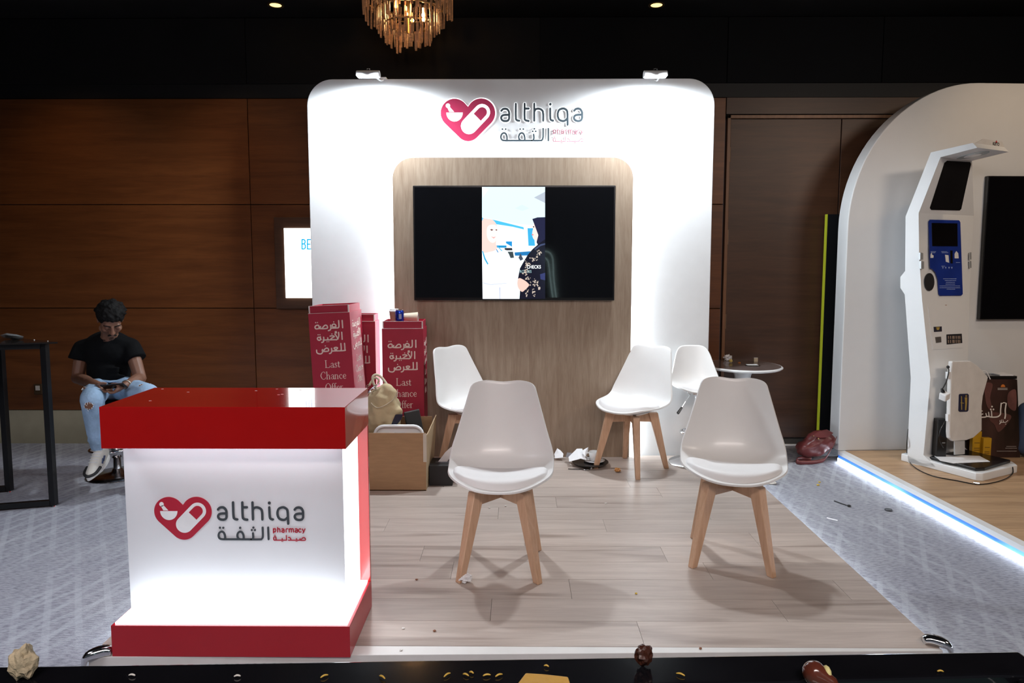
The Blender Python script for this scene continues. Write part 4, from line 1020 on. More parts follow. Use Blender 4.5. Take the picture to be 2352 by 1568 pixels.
# =================================================================== DOWNLIGHTS, CHANDELIER
for px, lb in ((633, 'left recessed warm downlight in the black ceiling'), (1508, 'right recessed warm downlight in the black ceiling')):
    c = P(px, 12, Z=3.512)
    t = thing('downlight', lb, 'downlight', (c.x, c.y, 3.515), 0, 'recessed ceiling downlights')
    bm = bmesh.new(); lathe(bm, [(.045, 0), (.062, 0), (.062, -.006), (.045, -.004)], seg=24); fin('ring', bm, mat('bronze_ring', (.18, .12, .06), .4, metal=.6), t)
    bm = bmesh.new(); lathe(bm, [(0, -.001), (.044, -.001), (.044, -.003), (0, -.003)], seg=24); fin('lens', bm, glow('warm_lens_%d' % px, (1.0, .62, .20), 2.2), t)
CC = P(938, 60, Y=5.2)
ch = thing('chandelier', 'amber crystal chandelier modelled in place of its reflection in the dark upper wall', 'chandelier', (CC.x, 5.2, 3.495))  # solid stand-in for a chandelier's reflection in the upper wall
crm = mat('amber_crystal', (.34, .20, .13), .25, var=.6, scale=14, trans=.75, emit=(1.0, .50, .24), estr=.035, rnd=.5)
cry = None; k = 0
for rad, zb, n, ln in ((.325, -.27, 46, .17), (.300, -.20, 40, .16), (.23, -.36, 36, .16), (.17, -.44, 28, .14), (.26, -.14, 30, .12), (.10, -.47, 14, .12)):
    for i in range(n):
        a_ = 2 * math.pi * (i + random.random() * .5) / n; z = zb + .105 + random.uniform(-.022, .03) + .02 * math.sin(a_ * 2)
        if cry is None:
            bm = bmesh.new(); w2 = .0085
            prism(bm, [(-w2, -.004, 0), (w2, -.004, 0), (w2 * .6, .005, 0), (-w2 * .6, .005, 0)], (0, 0, 1)); cry = bpy.data.meshes.new('crystal'); 
            bmesh.ops.recalc_face_normals(bm, faces=bm.faces[:]); bm.to_mesh(cry); bm.free(); cry.materials.append(crm)
        o = link('crystal', cry, ch); o.location = (rad * math.cos(a_), rad * math.sin(a_), z); o.rotation_euler = (random.uniform(-.05, .05), random.uniform(-.05, .05), a_ + math.pi / 2); o.scale = (1, 1, ln)
for rad, z in ((.325, -.03), (.23, -.11), (.17, -.21)):
    bm = bmesh.new(); tube(bm, [(rad * math.cos(q * math.pi / 20), rad * math.sin(q * math.pi / 20), z) for q in range(40)], .006, 6, closed=True); fin('ring', bm, mat('brass', (.5, .33, .14), .3, metal=1), ch)
bm = bmesh.new(); tube(bm, [(0, 0, .015), (0, 0, -.27)], .01, 8); lathe(bm, [(0, .02), (.09, .02), (.09, 0), (0, 0)], seg=20); fin('stem', bm, MATS['brass'], ch)
bulb = glow('warm_bulb', (1.0, .60, .22), 26)
for px, py in ((910, 14), (933, 32), (947, 47), (972, 35), (973, 45)):
    c = P(px, py, Y=5.2 - .12 if px != 947 else 5.1) - ch.location; bm = bmesh.new(); sph(bm, c, .013, 2); tube(bm, [c, c + Vector((0, .0, .05))], .006, 6); fin('bulb', bm, bulb, ch, smooth=True)
lp = bpy.data.lights.new('chandelier_glow', 'POINT'); lp.energy = 4.5; lp.color = (1, .55, .22); lp.shadow_soft_size = .05
lo = bpy.data.objects.new('chandelier_glow', lp); COL.objects.link(lo); lo.location = (CC.x, 5.1, 3.36)

# =================================================================== RIGHT BOOTH: platform and arch
AO = Vector((2.484, 5.195, 0)); ex = Vector((math.cos(R(3)), math.sin(R(3)), 0)); ed = Vector((-.121, 1.781, 0)).normalized()
RZ = .09
rp = thing('right_platform', 'low honey oak platform with blue and white lit edge, right of the aisle', 'platform', (3.6, 4.0, 0))
def inr(o): return inpar(o, rp)
B0 = AO - ed * 3.3
bm = bmesh.new(); prism(bm, [B0 + Vector((.014, 0, 0)), B0 + ex * 4, AO + ex * 4, AO + Vector((.014, 0, 0))], (0, 0, RZ - .01)); inr(fin('platform_deck', bm, gwhite, rp))
nrow = 17
for i in range(nrow):
    for off, ln in ((0, [.9, 1.3, .5, 1.1, .75][i % 5]), ([.9, 1.3, .5, 1.1, .75][i % 5], 1.3), ([.9, 1.3, .5, 1.1, .75][i % 5] + 1.3, 1.3)):
        a0 = B0 + ed * (3.3 * i / nrow) + ex * (off + .055); d_ = ed * (3.3 / nrow - .0015); e_ = ex * (ln - .0015)
        bm = bmesh.new(); prism(bm, [a0, a0 + e_, a0 + e_ + d_, a0 + d_], (0, 0, .010)); c = a0 + e_ / 2 + Vector((0, 0, 0))
        bmesh.ops.translate(bm, verts=bm.verts[:], vec=(0, 0, RZ - .010))
        inr(fin('plank', bm, plank2, rp, org=(c.x, c.y, RZ)))
def edge(nm, x0_, x1_, z0_, z1_, m):
    bm = bmesh.new(); a0 = B0 + ex * x0_; b0 = AO + ex * x0_; prism(bm, [a0 + Vector((0, 0, z0_)), b0 + Vector((0, 0, z0_)), b0 + Vector((0, 0, z1_)), a0 + Vector((0, 0, z1_))], ex * (x1_ - x0_)); inr(fin(nm, bm, m, rp))
edge('edge_trim', 0, .054, .060, RZ, gwhite)
bl = glow('blue_band', (.10, .40, .85), .8); nt = bl.node_tree; tcn = nt.nodes.new('ShaderNodeTexCoord'); nzz = nt.nodes.new('ShaderNodeTexNoise'); nzz.inputs['Scale'].default_value = 1.7
rmp = nt.nodes.new('ShaderNodeValToRGB'); rmp.color_ramp.elements[0].position = .42; rmp.color_ramp.elements[1].position = .55
rmp.color_ramp.elements[0].color = (.02, .10, .55, 1); rmp.color_ramp.elements[1].color = (.25, .62, .85, 1)
nt.links.new(tcn.outputs['Object'], nzz.inputs['Vector']); nt.links.new(nzz.outputs['Fac'], rmp.inputs[0]); nt.links.new(rmp.outputs[0], nt.nodes['Principled BSDF'].inputs['Emission Color'])
edge('blue_band', .002, .016, .034, .060, bl)
edge('led_strip', -.002, .014, .004, .034, glow('led_side', (.84, .92, 1.0), 13))

aw = thing('white_arch_wall', 'white arched booth wall on the right behind the kiosk', 'booth wall', (AO.x, AO.y, 0))
def AF(px, py): # point on arch face
    n = Vector((-ex.y, ex.x, 0)); return PL(px, py, AO, n)
ztop = AF(2240, 190).z; xl = 0; rad = 1.06
nrm = Vector((-ex.y, ex.x, 0)); pts = [AO + ex * 3.2 + Vector((0, 0, RZ)), AO + ex * 3.2 + Vector((0, 0, ztop))]
rz_ = ztop - 1.80; rx_ = (AF(2240, 190) - AO).dot(ex) + .03
for k in range(25):
    t_ = math.pi / 2 + math.pi / 2 * k / 24
    pts.append(AO + ex * (rx_ + rx_ * math.cos(t_)) + Vector((0, 0, 1.80 + rz_ * math.sin(t_))))
pts.append(AO + Vector((0, 0, RZ)))
bm = bmesh.new(); prism(bm, pts, nrm * .14); inpar(fin('arch_panel', bm, mat('arch_white', (.66, .67, .68), .5, var=.01), aw, bevel=.006), aw)
AT = nrm * -.035
rtv = thing('wall_television', 'switched-off black television on the white arch wall, cut by the frame', 'television', AF(2300, 570) + AT)
def tvp(px, py): return AF(px, py) + AT - rtv.location
tl = tvp(2262, 405); bl_ = tvp(2242, 733)
zt, zb = tl.z, bl_.z; xl_ = (tl + bl_) / 2; xl_.z = 0
bm = bmesh.new(); prism(bm, [xl_ + Vector((0, 0, zb)), xl_ + ex * 1.5 + Vector((0, 0, zb)), xl_ + ex * 1.5 + Vector((0, 0, zt)), xl_ + Vector((0, 0, zt))], nrm * .033); fin('bezel', bm, black, rtv, bevel=.003)
bm = bmesh.new(); i = .010; prism(bm, [xl_ + ex * i + Vector((0, 0, zb + i)), xl_ + ex * (1.5 - i) + Vector((0, 0, zb + i)), xl_ + ex * (1.5 - i) + Vector((0, 0, zt - i)), xl_ + ex * i + Vector((0, 0, zt - i))], nrm * -.003); fin('screen', bm, screenoff, rtv)

# =================================================================== HEALTH KIOSK
KA = Vector((2.836, 4.909, RZ)); kf = Vector((.462, -.887, 0)).normalized(); ks = Vector((-kf.y, kf.x, 0))
kk = thing('health_kiosk', 'tall white health check kiosk with blue panel and scale on the right platform', 'kiosk', KA)
def KS(px, py): # on the left side plane, relative to the kiosk
    return PL(px, py, KA, ks) - KA
KM = mat('kiosk_white', (.78, .80, .82), .4, var=.01)
W = .37
prof = [(2138, 350), (2234, 328), (2245, 339), (2160, 361), (2110, 489), (2111, 590), (2118, 690), (2137, 868), (2129, 960), (2121, 1045), (2150, 1072), (2087, 1066), (2084, 1040), (2086, 995), (2092, 868), (2078, 676), (2068, 661), (2068, 636), (2079, 622), (2080, 497)]
pp = [KS(*p) for p in prof]
def projx(p):
    v = p + KA - EYE; return 1176 + v.dot(_r) / v.dot(_f) * 1568
def wid(i, tx):
    lo, hi = .2, .9
    for _ in range(30):
        m_ = (lo + hi) / 2
        if projx(pp[i] + ks * m_) < tx: lo = m_
        else: hi = m_
    return lo
WD = [W] * len(pp)
for i_, tx_ in ((4, 2237), (5, 2231), (6, 2227), (7, 2222), (8, 2216), (9, 2214)): WD[i_] = wid(i_, tx_)
for i_, j_ in ((10, 9), (11, 9), (12, 9), (13, 8), (14, 7), (15, 6), (16, 6), (17, 5), (18, 5), (19, 4)): WD[i_] = WD[j_]
bm = bmesh.new(); lv = [bm.verts.new(p) for p in pp]; rv = [bm.verts.new(p + ks * w_) for p, w_ in zip(pp, WD)]
bm.faces.new(lv)
bmesh.ops.triangulate(bm, faces=[bm.faces.new(rv[::-1])])
for i in range(len(pp)): bm.faces.new((lv[i], rv[i], rv[(i + 1) % len(pp)], lv[(i + 1) % len(pp)]))
o = fin('column', bm, KM, kk)
# canopy widens past the column
q = [KS(2138, 350), KS(2234, 328), KS(2245, 339), KS(2160, 361)]
bm = bmesh.new(); prism(bm, [q[1] + ks * W, q[2] + ks * W, q[2] + ks * (W + .0) + (q[2] - q[3]) * .02, q[1] + ks * W], ks * .001); bm.free()
u0 = q[3] + (q[2] - q[3]) * .45 + ks * W * .5; dv = (q[2] - q[3]).normalized(); nn = dv.cross(ks).normalized()
if nn.z > 0: nn = -nn
bm = bmesh.new(); prism(bm, [u0 + dv * .10 * math.cos(t_) + ks * .07 * math.sin(t_) for t_ in [2 * math.pi * k / 20 for k in range(20)]], nn * .004); fin('sensor_ring', bm, mat('sensor_grey', (.55, .60, .62), .2), kk)
bm = bmesh.new(); prism(bm, [u0 + dv * .055 * math.cos(t_) + ks * .04 * math.sin(t_) + nn * .004 for t_ in [2 * math.pi * k / 20 for k in range(20)]], nn * .003); fin('sensor_lens', bm, gwhite, kk)
# badge on an upright plate at the canopy front
fb = q[1] + ks * .10
pl0 = q[1] + ks * .03; bm = bmesh.new(); prism(bm, [pl0, pl0 + ks * (W - .03), pl0 + ks * (W - .06) + Vector((0, 0, .035)), pl0 + ks * .09 + Vector((0, 0, .035))], kf * -.006); fin('badge_plate', bm, mat('clear_plate', (.70, .68, .66), .2), kk)
Fk = lambda x, y, z: pl0 + ks * (.20 + x) + Vector((0, 0, .004 - y)) + kf * .0005
bm = bmesh.new(); latin(bm, 'KEITO', .028, Fk, 0, 1.0, .001); fin('badge_letters', bm, mat('badge_black', (.02, .02, .02), .5), kk)
bm = bmesh.new(); prism(bm, [pl0 + ks * .23 + Vector((0, 0, .024)), pl0 + ks * .25 + Vector((0, 0, .024)), pl0 + ks * .24 + Vector((0, 0, .038))], kf * .002); fin('badge_mark', bm, mat('badge_red', (.5, .02, .02), .5), kk)
def KFP(p0, p1): # a front plane between two profile points -> picture mapping
    a_ = KS(*p0); b_ = KS(*p1); n = (b_ - a_).cross(ks).normalized()
    if n.dot(kf) < 0: n = -n
    return lambda px, py, z=0: PL(px, py, KA + a_, n) - KA + n * z, n
F1, n1 = KFP((2160, 361), (2110, 489)); F2, n2 = KFP((2110, 489), (2111, 590)); F3, n3 = KFP((2111, 590), (2118, 690)); F4, n4 = KFP((2118, 690), (2137, 868))
def plate(nm, F, n, pts, m, t=.003, z=0, bevel=0):
    bm = bmesh.new(); prism(bm, [F(px, py, z) for px, py in pts], n * t); return fin(nm, bm, m, kk, bevel=bevel)
def Z1(x, y): return (2040 + x / 3.92, 300 + y / 3.92)
def Z2(x, y): return (2040 + x / 3.564, 700 + y / 3.564)
plate('upper_screen', F1, n1, [Z1(530, 270), Z1(735, 283), Z1(743, 300), Z1(655, 705), Z1(640, 718), Z1(385, 712), Z1(374, 695), Z1(505, 290)], black)
kb = mat('kiosk_blue', (.012, .035, .26), .35, var=.12, scale=8)
F2b, n2b = KFP((2110, 489), (2118, 690))
bpts = [Z1(368, 802), Z1(628, 808), Z1(640, 825), Z1(662, 1470), Z1(650, 1484), Z1(458, 1486), Z1(447, 1470), Z1(440, 1340), Z1(420, 1280), Z1(395, 1250), Z1(370, 1238), Z1(357, 818)]
plate('blue_panel', F2b, n2b, bpts, kb, .004, .004)
plate('touch_screen', F2b, n2b, [Z1(380, 832), Z1(610, 836), Z1(612, 1042), Z1(385, 1040)], screenoff, .003, .008)
plate('card_slot', F2b, n2b, [Z1(548, 1080), Z1(566, 1080), Z1(568, 1195), Z1(550, 1195)], black, .003, .008)
plate('card_icon', F2b, n2b, [Z1(502, 1118), Z1(532, 1122), Z1(538, 1190), Z1(508, 1180)], gwhite, .001, .008)
plate('finger_icon', F2b, n2b, [Z1(587, 1110), Z1(603, 1084), Z1(620, 1105), Z1(624, 1150), Z1(588, 1150)], gwhite, .001, .008)
plate('finger_icon', F2b, n2b, [Z1(370, 1118), Z1(380, 1095), Z1(385, 1118), Z1(398, 1124), Z1(396, 1146), Z1(370, 1146)], gwhite, .001, .008)
pale = mat('panel_print', (.35, .45, .75), .5)
bm = bmesh.new()
for y_, xa, xb in ((1088, 372, 418), (1098, 376, 412), (1088, 468, 520), (1098, 472, 530), (1185, 600, 636), (1218, 470, 500), (1332, 485, 605), (1348, 500, 600), (1364, 510, 590), (1380, 505, 590), (1396, 452, 636), (1412, 452, 636), (1425, 515, 590)):
    prism(bm, [F2b(*Z1(xa, y_), .008), F2b(*Z1(xb, y_), .008), F2b(*Z1(xb, y_ + 4), .008), F2b(*Z1(xa, y_ + 4), .008)], n2b * .001)
for x_ in (475, 500, 530, 555):
    prism(bm, [F2b(*Z1(x_, 1228), .008), F2b(*Z1(x_ + 14, 1228), .008), F2b(*Z1(x_ + 8, 1244), .008)], n2b * .001)
fin('panel_text', bm, pale, kk)
cuff = [Z1(365 + 42 * math.cos(t_), 1362 + 80 * math.sin(t_)) for t_ in [2 * math.pi * k / 20 for k in range(20)]]
plate('speaker', F2b, n2b, cuff, mat('speaker_black', (.015, .015, .018), .6, bump=.3, bscale=200), .006, .002)
for xa, xb, ya, yb in ((222, 300, 1098, 1162), (230, 308, 1174, 1244)):
    plate('side_grip', F2b, n2b, [Z1(xa + 52, ya), Z1(xb, ya + 4), Z1(xb, yb), Z1(xa + 52, yb)], mat('satin_steel', (.55, .58, .60), .45, metal=.6), .012, .0)
for ya, yb in ((1096, 1160), (1174, 1236)): plate('side_grip', F2b, n2b, [Z1(724, ya), Z1(736, ya), Z1(738, yb), Z1(726, yb)], MATS['satin_steel'], .006, .004)
plate('keyhole', F4, n4, [Z2(466, 0), Z2(478, 0), Z2(476, 14), Z2(468, 14)], mat('brass_key', (.3, .18, .1), .4), .003)
plate('service_hatch', F4, n4, [Z2(325, 10), Z2(620, 0), Z2(605, 352), Z2(362, 366)], KM, .004)
plate('qr_badge', F4, n4, [Z2(366, 180), Z2(432, 176), Z2(434, 218), Z2(370, 222)], mat('dark_label', (.03, .03, .05), .4), .002, .004)
plate('gold_icon', F4, n4, [Z2(385, 183), Z2(415, 182), Z2(408, 205), Z2(392, 206)], mat('gold_print', (.45, .32, .08), .4), .001, .006)
plate('steel_plate', F4, n4, [Z2(378, 264), Z2(425, 260), Z2(428, 306), Z2(385, 312)], mat('steel', (.4, .38, .36), .3, metal=.8), .003, .004)
plate('vent_label', F4, n4, [Z2(471, 242), Z2(596, 236), Z2(600, 312), Z2(474, 324)], mat('dark_label2', (.02, .02, .025), .4), .002, .004)
bm = bmesh.new()
for x_ in (482, 500, 518, 528, 545, 562, 575):
    for ya, yb in ((254, 278), (286, 312)): prism(bm, [F4(*Z2(x_, ya), .006), F4(*Z2(x_ + 7, ya), .006), F4(*Z2(x_ + 8, yb), .006), F4(*Z2(x_ + 1, yb), .006)], n4 * .001)
fin('label_print', bm, mat('bronze_print', (.35, .26, .2), .5), kk)
# base with the weighing plate
bm = bmesh.new(); L_ = .52; Wb = .50
prism(bm, [Vector((0, 0, 0)) - kf * .03, kf * (L_ - .03), kf * L_ + ks * .03, kf * L_ + ks * (Wb - .06), kf * (L_ - .06) + ks * Wb, -kf * .03 + ks * Wb], (0, 0, .055)); o = fin('base', bm, KM, kk, bevel=.006)
bm = bmesh.new(); prism(bm, [kf * .16 + ks * .03 + Vector((0, 0, .055)), kf * (L_ - .05) + ks * .03 + Vector((0, 0, .055)), kf * (L_ - .03) + ks * .10 + Vector((0, 0, .055)), kf * (L_ - .05) + ks * (Wb - .05) + Vector((0, 0, .055)), kf * .16 + ks * (Wb - .05) + Vector((0, 0, .055))], (0, 0, .022)); fin('weighing_plate', bm, black, kk, bevel=.003)
KZ = RZ + .077
# printed sheet on the plate
pc = [P(2141, 1043, Z=KZ + .001), P(2250, 1047, Z=KZ + .001), P(2274, 1060, Z=KZ + .001), P(2190, 1064, Z=KZ + .001), P(2160, 1058, Z=KZ + .001)]
flake('paper_sheet', pc, 0, paper, 'creased white sheet lying on the black weighing plate', 'paper', .0015)
# cable round the base
cb_ = thing('power_cable', 'thin black cable looping around the base of the kiosk', 'cable', (2.9, 4.6, RZ))
bm = bmesh.new(); pts = [P(2086, 985, Y=4.93), P(2083, 1020, Y=4.88), P(2085, 1050, Z=RZ + .02), P(2100, 1072, Z=RZ + .006), P(2140, 1092, Z=RZ + .005), P(2200, 1104, Z=RZ + .005), P(2250, 1112, Z=RZ + .005), P(2300, 1103, Z=RZ + .005), P(2325, 1088, Z=RZ + .01), P(2326, 1072, Y=4.62)]
tube(bm, [p - cb_.location for p in catmull(pts, 6)], .0035, 6); fin('cable', bm, black, cb_, smooth=True)
bm = bmesh.new(); tube(bm, [P(2236, 1108, Z=RZ + .008) - cb_.location, P(2250, 1110, Z=RZ + .008) - cb_.location], .007, 8); fin('cable_tag', bm, chrome, cb_)
# removed side cover leaning against the column
cv0 = KA + kf * .24 + ks * .16
def CV(x, y, d=0): p_ = PL(*Z2(x, y), cv0, kf); return p_ + kf * d
cvr = thing('side_cover', 'loose white curved cover with a dark label leaning on the kiosk', 'cover', CV(600, 1100)); 
cvr.location.z = KZ
outl = [(490, 458), (640, 455), (705, 498), (785, 585), (742, 740), (733, 820), (733, 1020), (665, 1080), (610, 1100), (500, 1108), (472, 1085), (468, 1040), (478, 700), (483, 540)]
bm = bmesh.new(); prism(bm, [CV(x, y) - cvr.location for x, y in outl], kf * .03); fin('cover_shell', bm, mat('cover_white', (.72, .71, .70), .45), cvr, bevel=.008, seg=3)
bm = bmesh.new(); prism(bm, [CV(x, y, .031) - cvr.location for x, y in ((548, 722), (612, 720), (621, 730), (618, 855), (608, 866), (546, 868), (537, 858), (541, 730))], kf * .002); fin('cover_label', bm, mat('navy_label', (.015, .02, .06), .4), cvr)
bm = bmesh.new()
for pts in ([(592, 732), (603, 732), (603, 745), (592, 745)], [(585, 750), (606, 750), (604, 800), (598, 855), (588, 855), (590, 800)], [(552, 790), (580, 795), (580, 800), (552, 796)], [(556, 740), (562, 740), (564, 850), (558, 850)]): prism(bm, [CV(x, y, .0335) - cvr.location for x, y in pts], kf * .001)
fin('label_print', bm, MATS['gold_print'], cvr)
for y0_ in (545, 890):
    bm = bmesh.new(); prism(bm, [CV(x, y, .005) - cvr.location for x, y in ((462, y0_), (482, y0_), (482, y0_ + 58), (462, y0_ + 58))], kf * .02); fin('clip', bm, gwhite, cvr, bevel=.002)
bm = bmesh.new(); prism(bm, [CV(x, y, .01) - cvr.location for x, y in ((525, 1100), (606, 1098), (606, 1215), (525, 1222))], kf * .008); fin('support_strip', bm, mat('grey_strip', (.5, .5, .5), .5), cvr)
# plug adapter hanging in the opening
pa_ = thing('plug_adapter', 'white cube plug adapter hanging from a black lead in the kiosk opening', 'adapter', CV(425, 740, .03))
o = bx('adapter_body', -.026, .026, -.024, .024, -.026, .026, gwhite, pa_, bevel=.006); o.rotation_euler = (R(15), R(-18), R(25))
bm = bmesh.new(); cap(bm, (-.012, 0, .03), .013, (-.02, 0, .048), .008); fin('plug_head', bm, black, pa_, smooth=True)
bm = bmesh.new(); tube(bm, catmull([Vector((-.02, 0, .045)), CV(440, 620, .03) - pa_.location, CV(460, 540, .03) - pa_.location, CV(466, 505, .02) - pa_.location], 5), .004, 6); sph(bm, CV(466, 505, .02) - pa_.location, .011); fin('lead', bm, black, pa_, smooth=True)
bm = bmesh.new(); tube(bm, catmull([CV(465, 950, .0) - pa_.location, CV(430, 1020, .0) - pa_.location, CV(418, 1090, 0) - pa_.location, CV(450, 1168, 0) - pa_.location], 5), .004, 6); fin('lead', bm, black, pa_, smooth=True)
bkp = thing('black_power_unit', 'narrow black power unit behind the loose kiosk cover', 'power unit', CV(485, 1220, -.06)); bkp.location.z = KZ
bx('unit_body', -.035, .035, -.03, .03, 0, .27, black, bkp, bevel=.004); bx('unit_switch', .0, .02, -.034, -.03, .10, .106, mat('grey_mark2', (.3, .3, .3), .4), bkp)

# carrier bag behind the kiosk
bY = 5.02
def BP(x, y, Y=bY): return P(*Z2(x, y), Y=Y)
bgl = BP(880, 1250); bg = thing('printed_carrier_bag', 'dark brown glossy carrier bag with white Arabic script behind the kiosk', 'bag', (bgl.x, bY, RZ))
bm = bmesh.new(); f = [Vector((BP(640, 1250).x, bY, RZ)), Vector((BP(1082, 1262).x, bY, RZ)), BP(1058, 610), BP(760, 610), BP(640, 700)]
bm_pts = [p - bg.location for p in f]
prism(bm, bm_pts, (0, .14, 0)); 
bagm = mat('brown_bag', (.030, .014, .012), .3, var=.9, scale=5, stretch=(1, 1, .4)); fin('bag_body', bm, bagm, bg, bevel=.003)
for pts, c in (([(800, 640), (855, 650), (835, 760), (860, 880), (810, 830), (790, 720)], (.12, .05, .045)), ([(985, 720), (1030, 690), (1050, 720), (1045, 860), (990, 840), (975, 780)], (.13, .055, .05)), ([(850, 880), (1000, 900), (985, 960), (905, 1040), (870, 980), (830, 940)], (.10, .04, .035))):
    bm = bmesh.new(); bm.faces.new([bm.verts.new(BP(x, y, bY - .002) - bg.location) for x, y in [tuple(v[:2]) for v in catmull([(a_[0], a_[1], 0) for a_ in pts], 4, True)]]); fin('printed_flower', bm, mat('flower_%.3f' % c[0], c, .35, var=.3), bg)
FB = lambda x, y, z: BP(x, y, bY - .004 - z) - bg.location
bm = bmesh.new()
stroke(bm, [(965, 812), (958, 860), (960, 900), (955, 928)], 11, FB, .001); stroke(bm, [(925, 805), (920, 860), (918, 895), (895, 915), (850, 918), (812, 912), (790, 918), (745, 920)], 10, FB, .001)
stroke(bm, [(845, 868), (848, 912)], 9, FB, .001); stroke(bm, [(822, 878), (826, 912)], 8, FB, .001); stroke(bm, [(800, 888), (806, 912)], 8, FB, .001); stroke(bm, [(925, 812), (945, 800), (968, 806)], 7, FB, .001)
stroke(bm, [(770, 868), (745, 868), (735, 885), (755, 897), (775, 892)], 8, FB, .001)
for x, y in ((840, 855), (862, 855), (850, 832)): disc2(bm, x, y, 7, FB, .001)
fin('arabic_script', bm, mat('script_white', (.75, .72, .68), .5), bg)
bm = bmesh.new(); stroke(bm, [(980, 945), (962, 960), (945, 958), (940, 940)], 5, FB, .001); stroke(bm, [(945, 960), (925, 962), (910, 975)], 5, FB, .001); stroke(bm, [(928, 940), (926, 962)], 5, FB, .001); stroke(bm, [(915, 945), (918, 970)], 5, FB, .001); disc2(bm, 962, 975, 4, FB, .001)
fin('arabic_script', bm, MATS['script_white'], bg)
bm = bmesh.new(); bm.faces.new([bm.verts.new(FB(940 + 18 * math.cos(t_), 672 - 22 * math.sin(t_), 0)) for t_ in [math.pi * k / 12 for k in range(13)]]); fin('sun_emblem', bm, mat('sun_orange', (.6, .18, .03), .5), bg)
for xa, xb, ya in ((898, 975, 682), (898, 975, 692), (968, 1048, 1158), (960, 1052, 1172), (890, 1052, 1196)):
    bm = bmesh.new(); stroke(bm, [(xa, ya), (xb, ya)], 5 if ya < 700 else 3, FB, .001)
    fin('small_print', bm, mat('small_print', (.45, .40, .38), .5), bg)
bx_h = bmesh.new(); tube(bx_h, catmull([BP(705, 498, bY + .0) - bg.location, BP(750, 540) - bg.location, BP(800, 545) - bg.location, BP(835, 608) - bg.location], 5), .004, 6); fin('cord_handle', bx_h, paper, bg)
blk = thing('black_carton', 'flat black carton resting on top of the printed carrier bag', 'box', (BP(930, 600).x, bY + .07, BP(900, 608).z)); bx('carton', -.14, .12, -.06, .06, 0, .022, black, blk, bevel=.002); bx('insert', .0, .10, -.05, .05, .022, .03, paper, blk)
bb = thing('blue_bag', 'dull blue cloth bag at the right edge beside the printed carrier bag', 'bag', (P(2362, 1000, Y=5.05).x, 5.06, RZ))
bm = bmesh.new(); cap(bm, (0, 0, .10), .10, (0, 0, .34), .075, 14); sph(bm, (0, 0, .07), .105, 2, (1, 1, .62)); organic('bag_body', bm, mat('dull_blue', (.05, .08, .16), .8), bb, .012, 4)
bm = bmesh.new(); tube(bm, catmull([(-.04, -.03, .40), (-.03, -.04, .46), (.03, -.04, .46), (.04, -.03, .40)], 5), .006, 6); fin('strap', bm, MATS['dull_blue'], bb)
yel = mat('yellow_pack', (.50, .27, .01), .4, var=.1)
for i, (xa, xb, ya, yb, Y_, l) in enumerate(((686, 770, 1035, 1212, 4.93, 'taller yellow packet standing behind the kiosk scale'), (775, 850, 1090, 1205, 4.90, 'shorter yellow packet right of the taller one'))):
    a_ = P(*Z2(xa, yb), Y=Y_); b_ = P(*Z2(xb, ya), Y=Y_); t = thing('snack_packet', l, 'packet', ((a_.x + b_.x) / 2, Y_, RZ)); w2 = (b_.x - a_.x) / 2
    bx('packet', -w2, w2, 0, .035, 0, b_.z - RZ, yel, t, bevel=.004)
    bm = bmesh.new()
    for z in (.35, .42, .60): box(bm, -w2 * .6, w2 * .6, -.001, 0, (b_.z - RZ) * z, (b_.z - RZ) * z + .006)
    fin('packet_print', bm, mat('packet_brown', (.20, .10, .01), .5), t)

# =================================================================== BURGUNDY HANDBAG
hb0 = P(1880, 1062, Z=0)
hb = thing('burgundy_handbag', 'burgundy leather handbag slumped on the carpet at the foot of the arch', 'handbag', (hb0.x, 5.22, 0))
def HB(zx, zy, Y): return P(1740 + zx / 4.61, 780 + zy / 4.61, Y=Y) - hb.location
bm = bmesh.new()
loop = [(430, 1150), (480, 1100), (580, 1020), (680, 950), (760, 960), (820, 1010), (845, 1075), (800, 1150), (700, 1215), (560, 1270), (480, 1250), (440, 1210)]
fr = [HB(x, y, 5.20) for x, y in loop]; bk = [HB(x, y, 5.34) for x, y in loop]
for p_ in bk: p_.z = max(p_.z, .01)
c_ = sum(fr, Vector()) / len(fr); V0 = [bm.verts.new(c_ + (p - c_) * .8 + Vector((0, -.05, 0))) for p in fr]; V1 = [bm.verts.new(p) for p in fr]; V2 = [bm.verts.new(c_ + (p - c_) * .9 + Vector((0, .14, 0))) for p in fr]
n_ = len(loop)
for i in range(n_):
    j = (i + 1) % n_; bm.faces.new((V0[i], V0[j], V1[j], V1[i])); bm.faces.new((V1[i], V1[j], V2[j], V2[i]))
bm.faces.new(V0); bm.faces.new(V2)
for v in bm.verts: v.co.z = max(v.co.z, .006)
o = fin('bag_body', bm, burg, hb, smooth=True); ss = o.modifiers.new('s', 'SUBSURF'); ss.levels = 3; ss.render_levels = 3; dm = o.modifiers.new('d', 'DISPLACE'); dm.texture = slouch_tex; dm.strength = .03; dm.mid_level = .5
bm = bmesh.new()
f1 = [HB(x, y, Y) for x, y, Y in ((585, 1015, 5.16), (650, 970, 5.17), (740, 955, 5.19), (805, 990, 5.18), (740, 1035, 5.125), (660, 1040, 5.115))]
prism(bm, f1, (0, .012, .003)); fin('flap', bm, burg, hb, bevel=.003)
bm = bmesh.new(); q_ = catmull([HB(x, y, Y) for x, y, Y in ((830, 1060, 5.15), (800, 1130, 5.12), (745, 1230, 5.12), (700, 1290, 5.12), (640, 1310, 5.12), (560, 1320, 5.12), (430, 1318, 5.12), (405, 1290, 5.16), (470, 1275, 5.20), (560, 1285, 5.20))], 6)
V = []
for i, p_ in enumerate(q_): p_.z = max(p_.z, .004); V.append((bm.verts.new(p_), bm.verts.new(p_ + Vector((.008, .0, .03 if i > 8 else .026)))))
for a_, b_ in zip(V, V[1:]): bm.faces.new((a_[0], b_[0], b_[1], a_[1]))
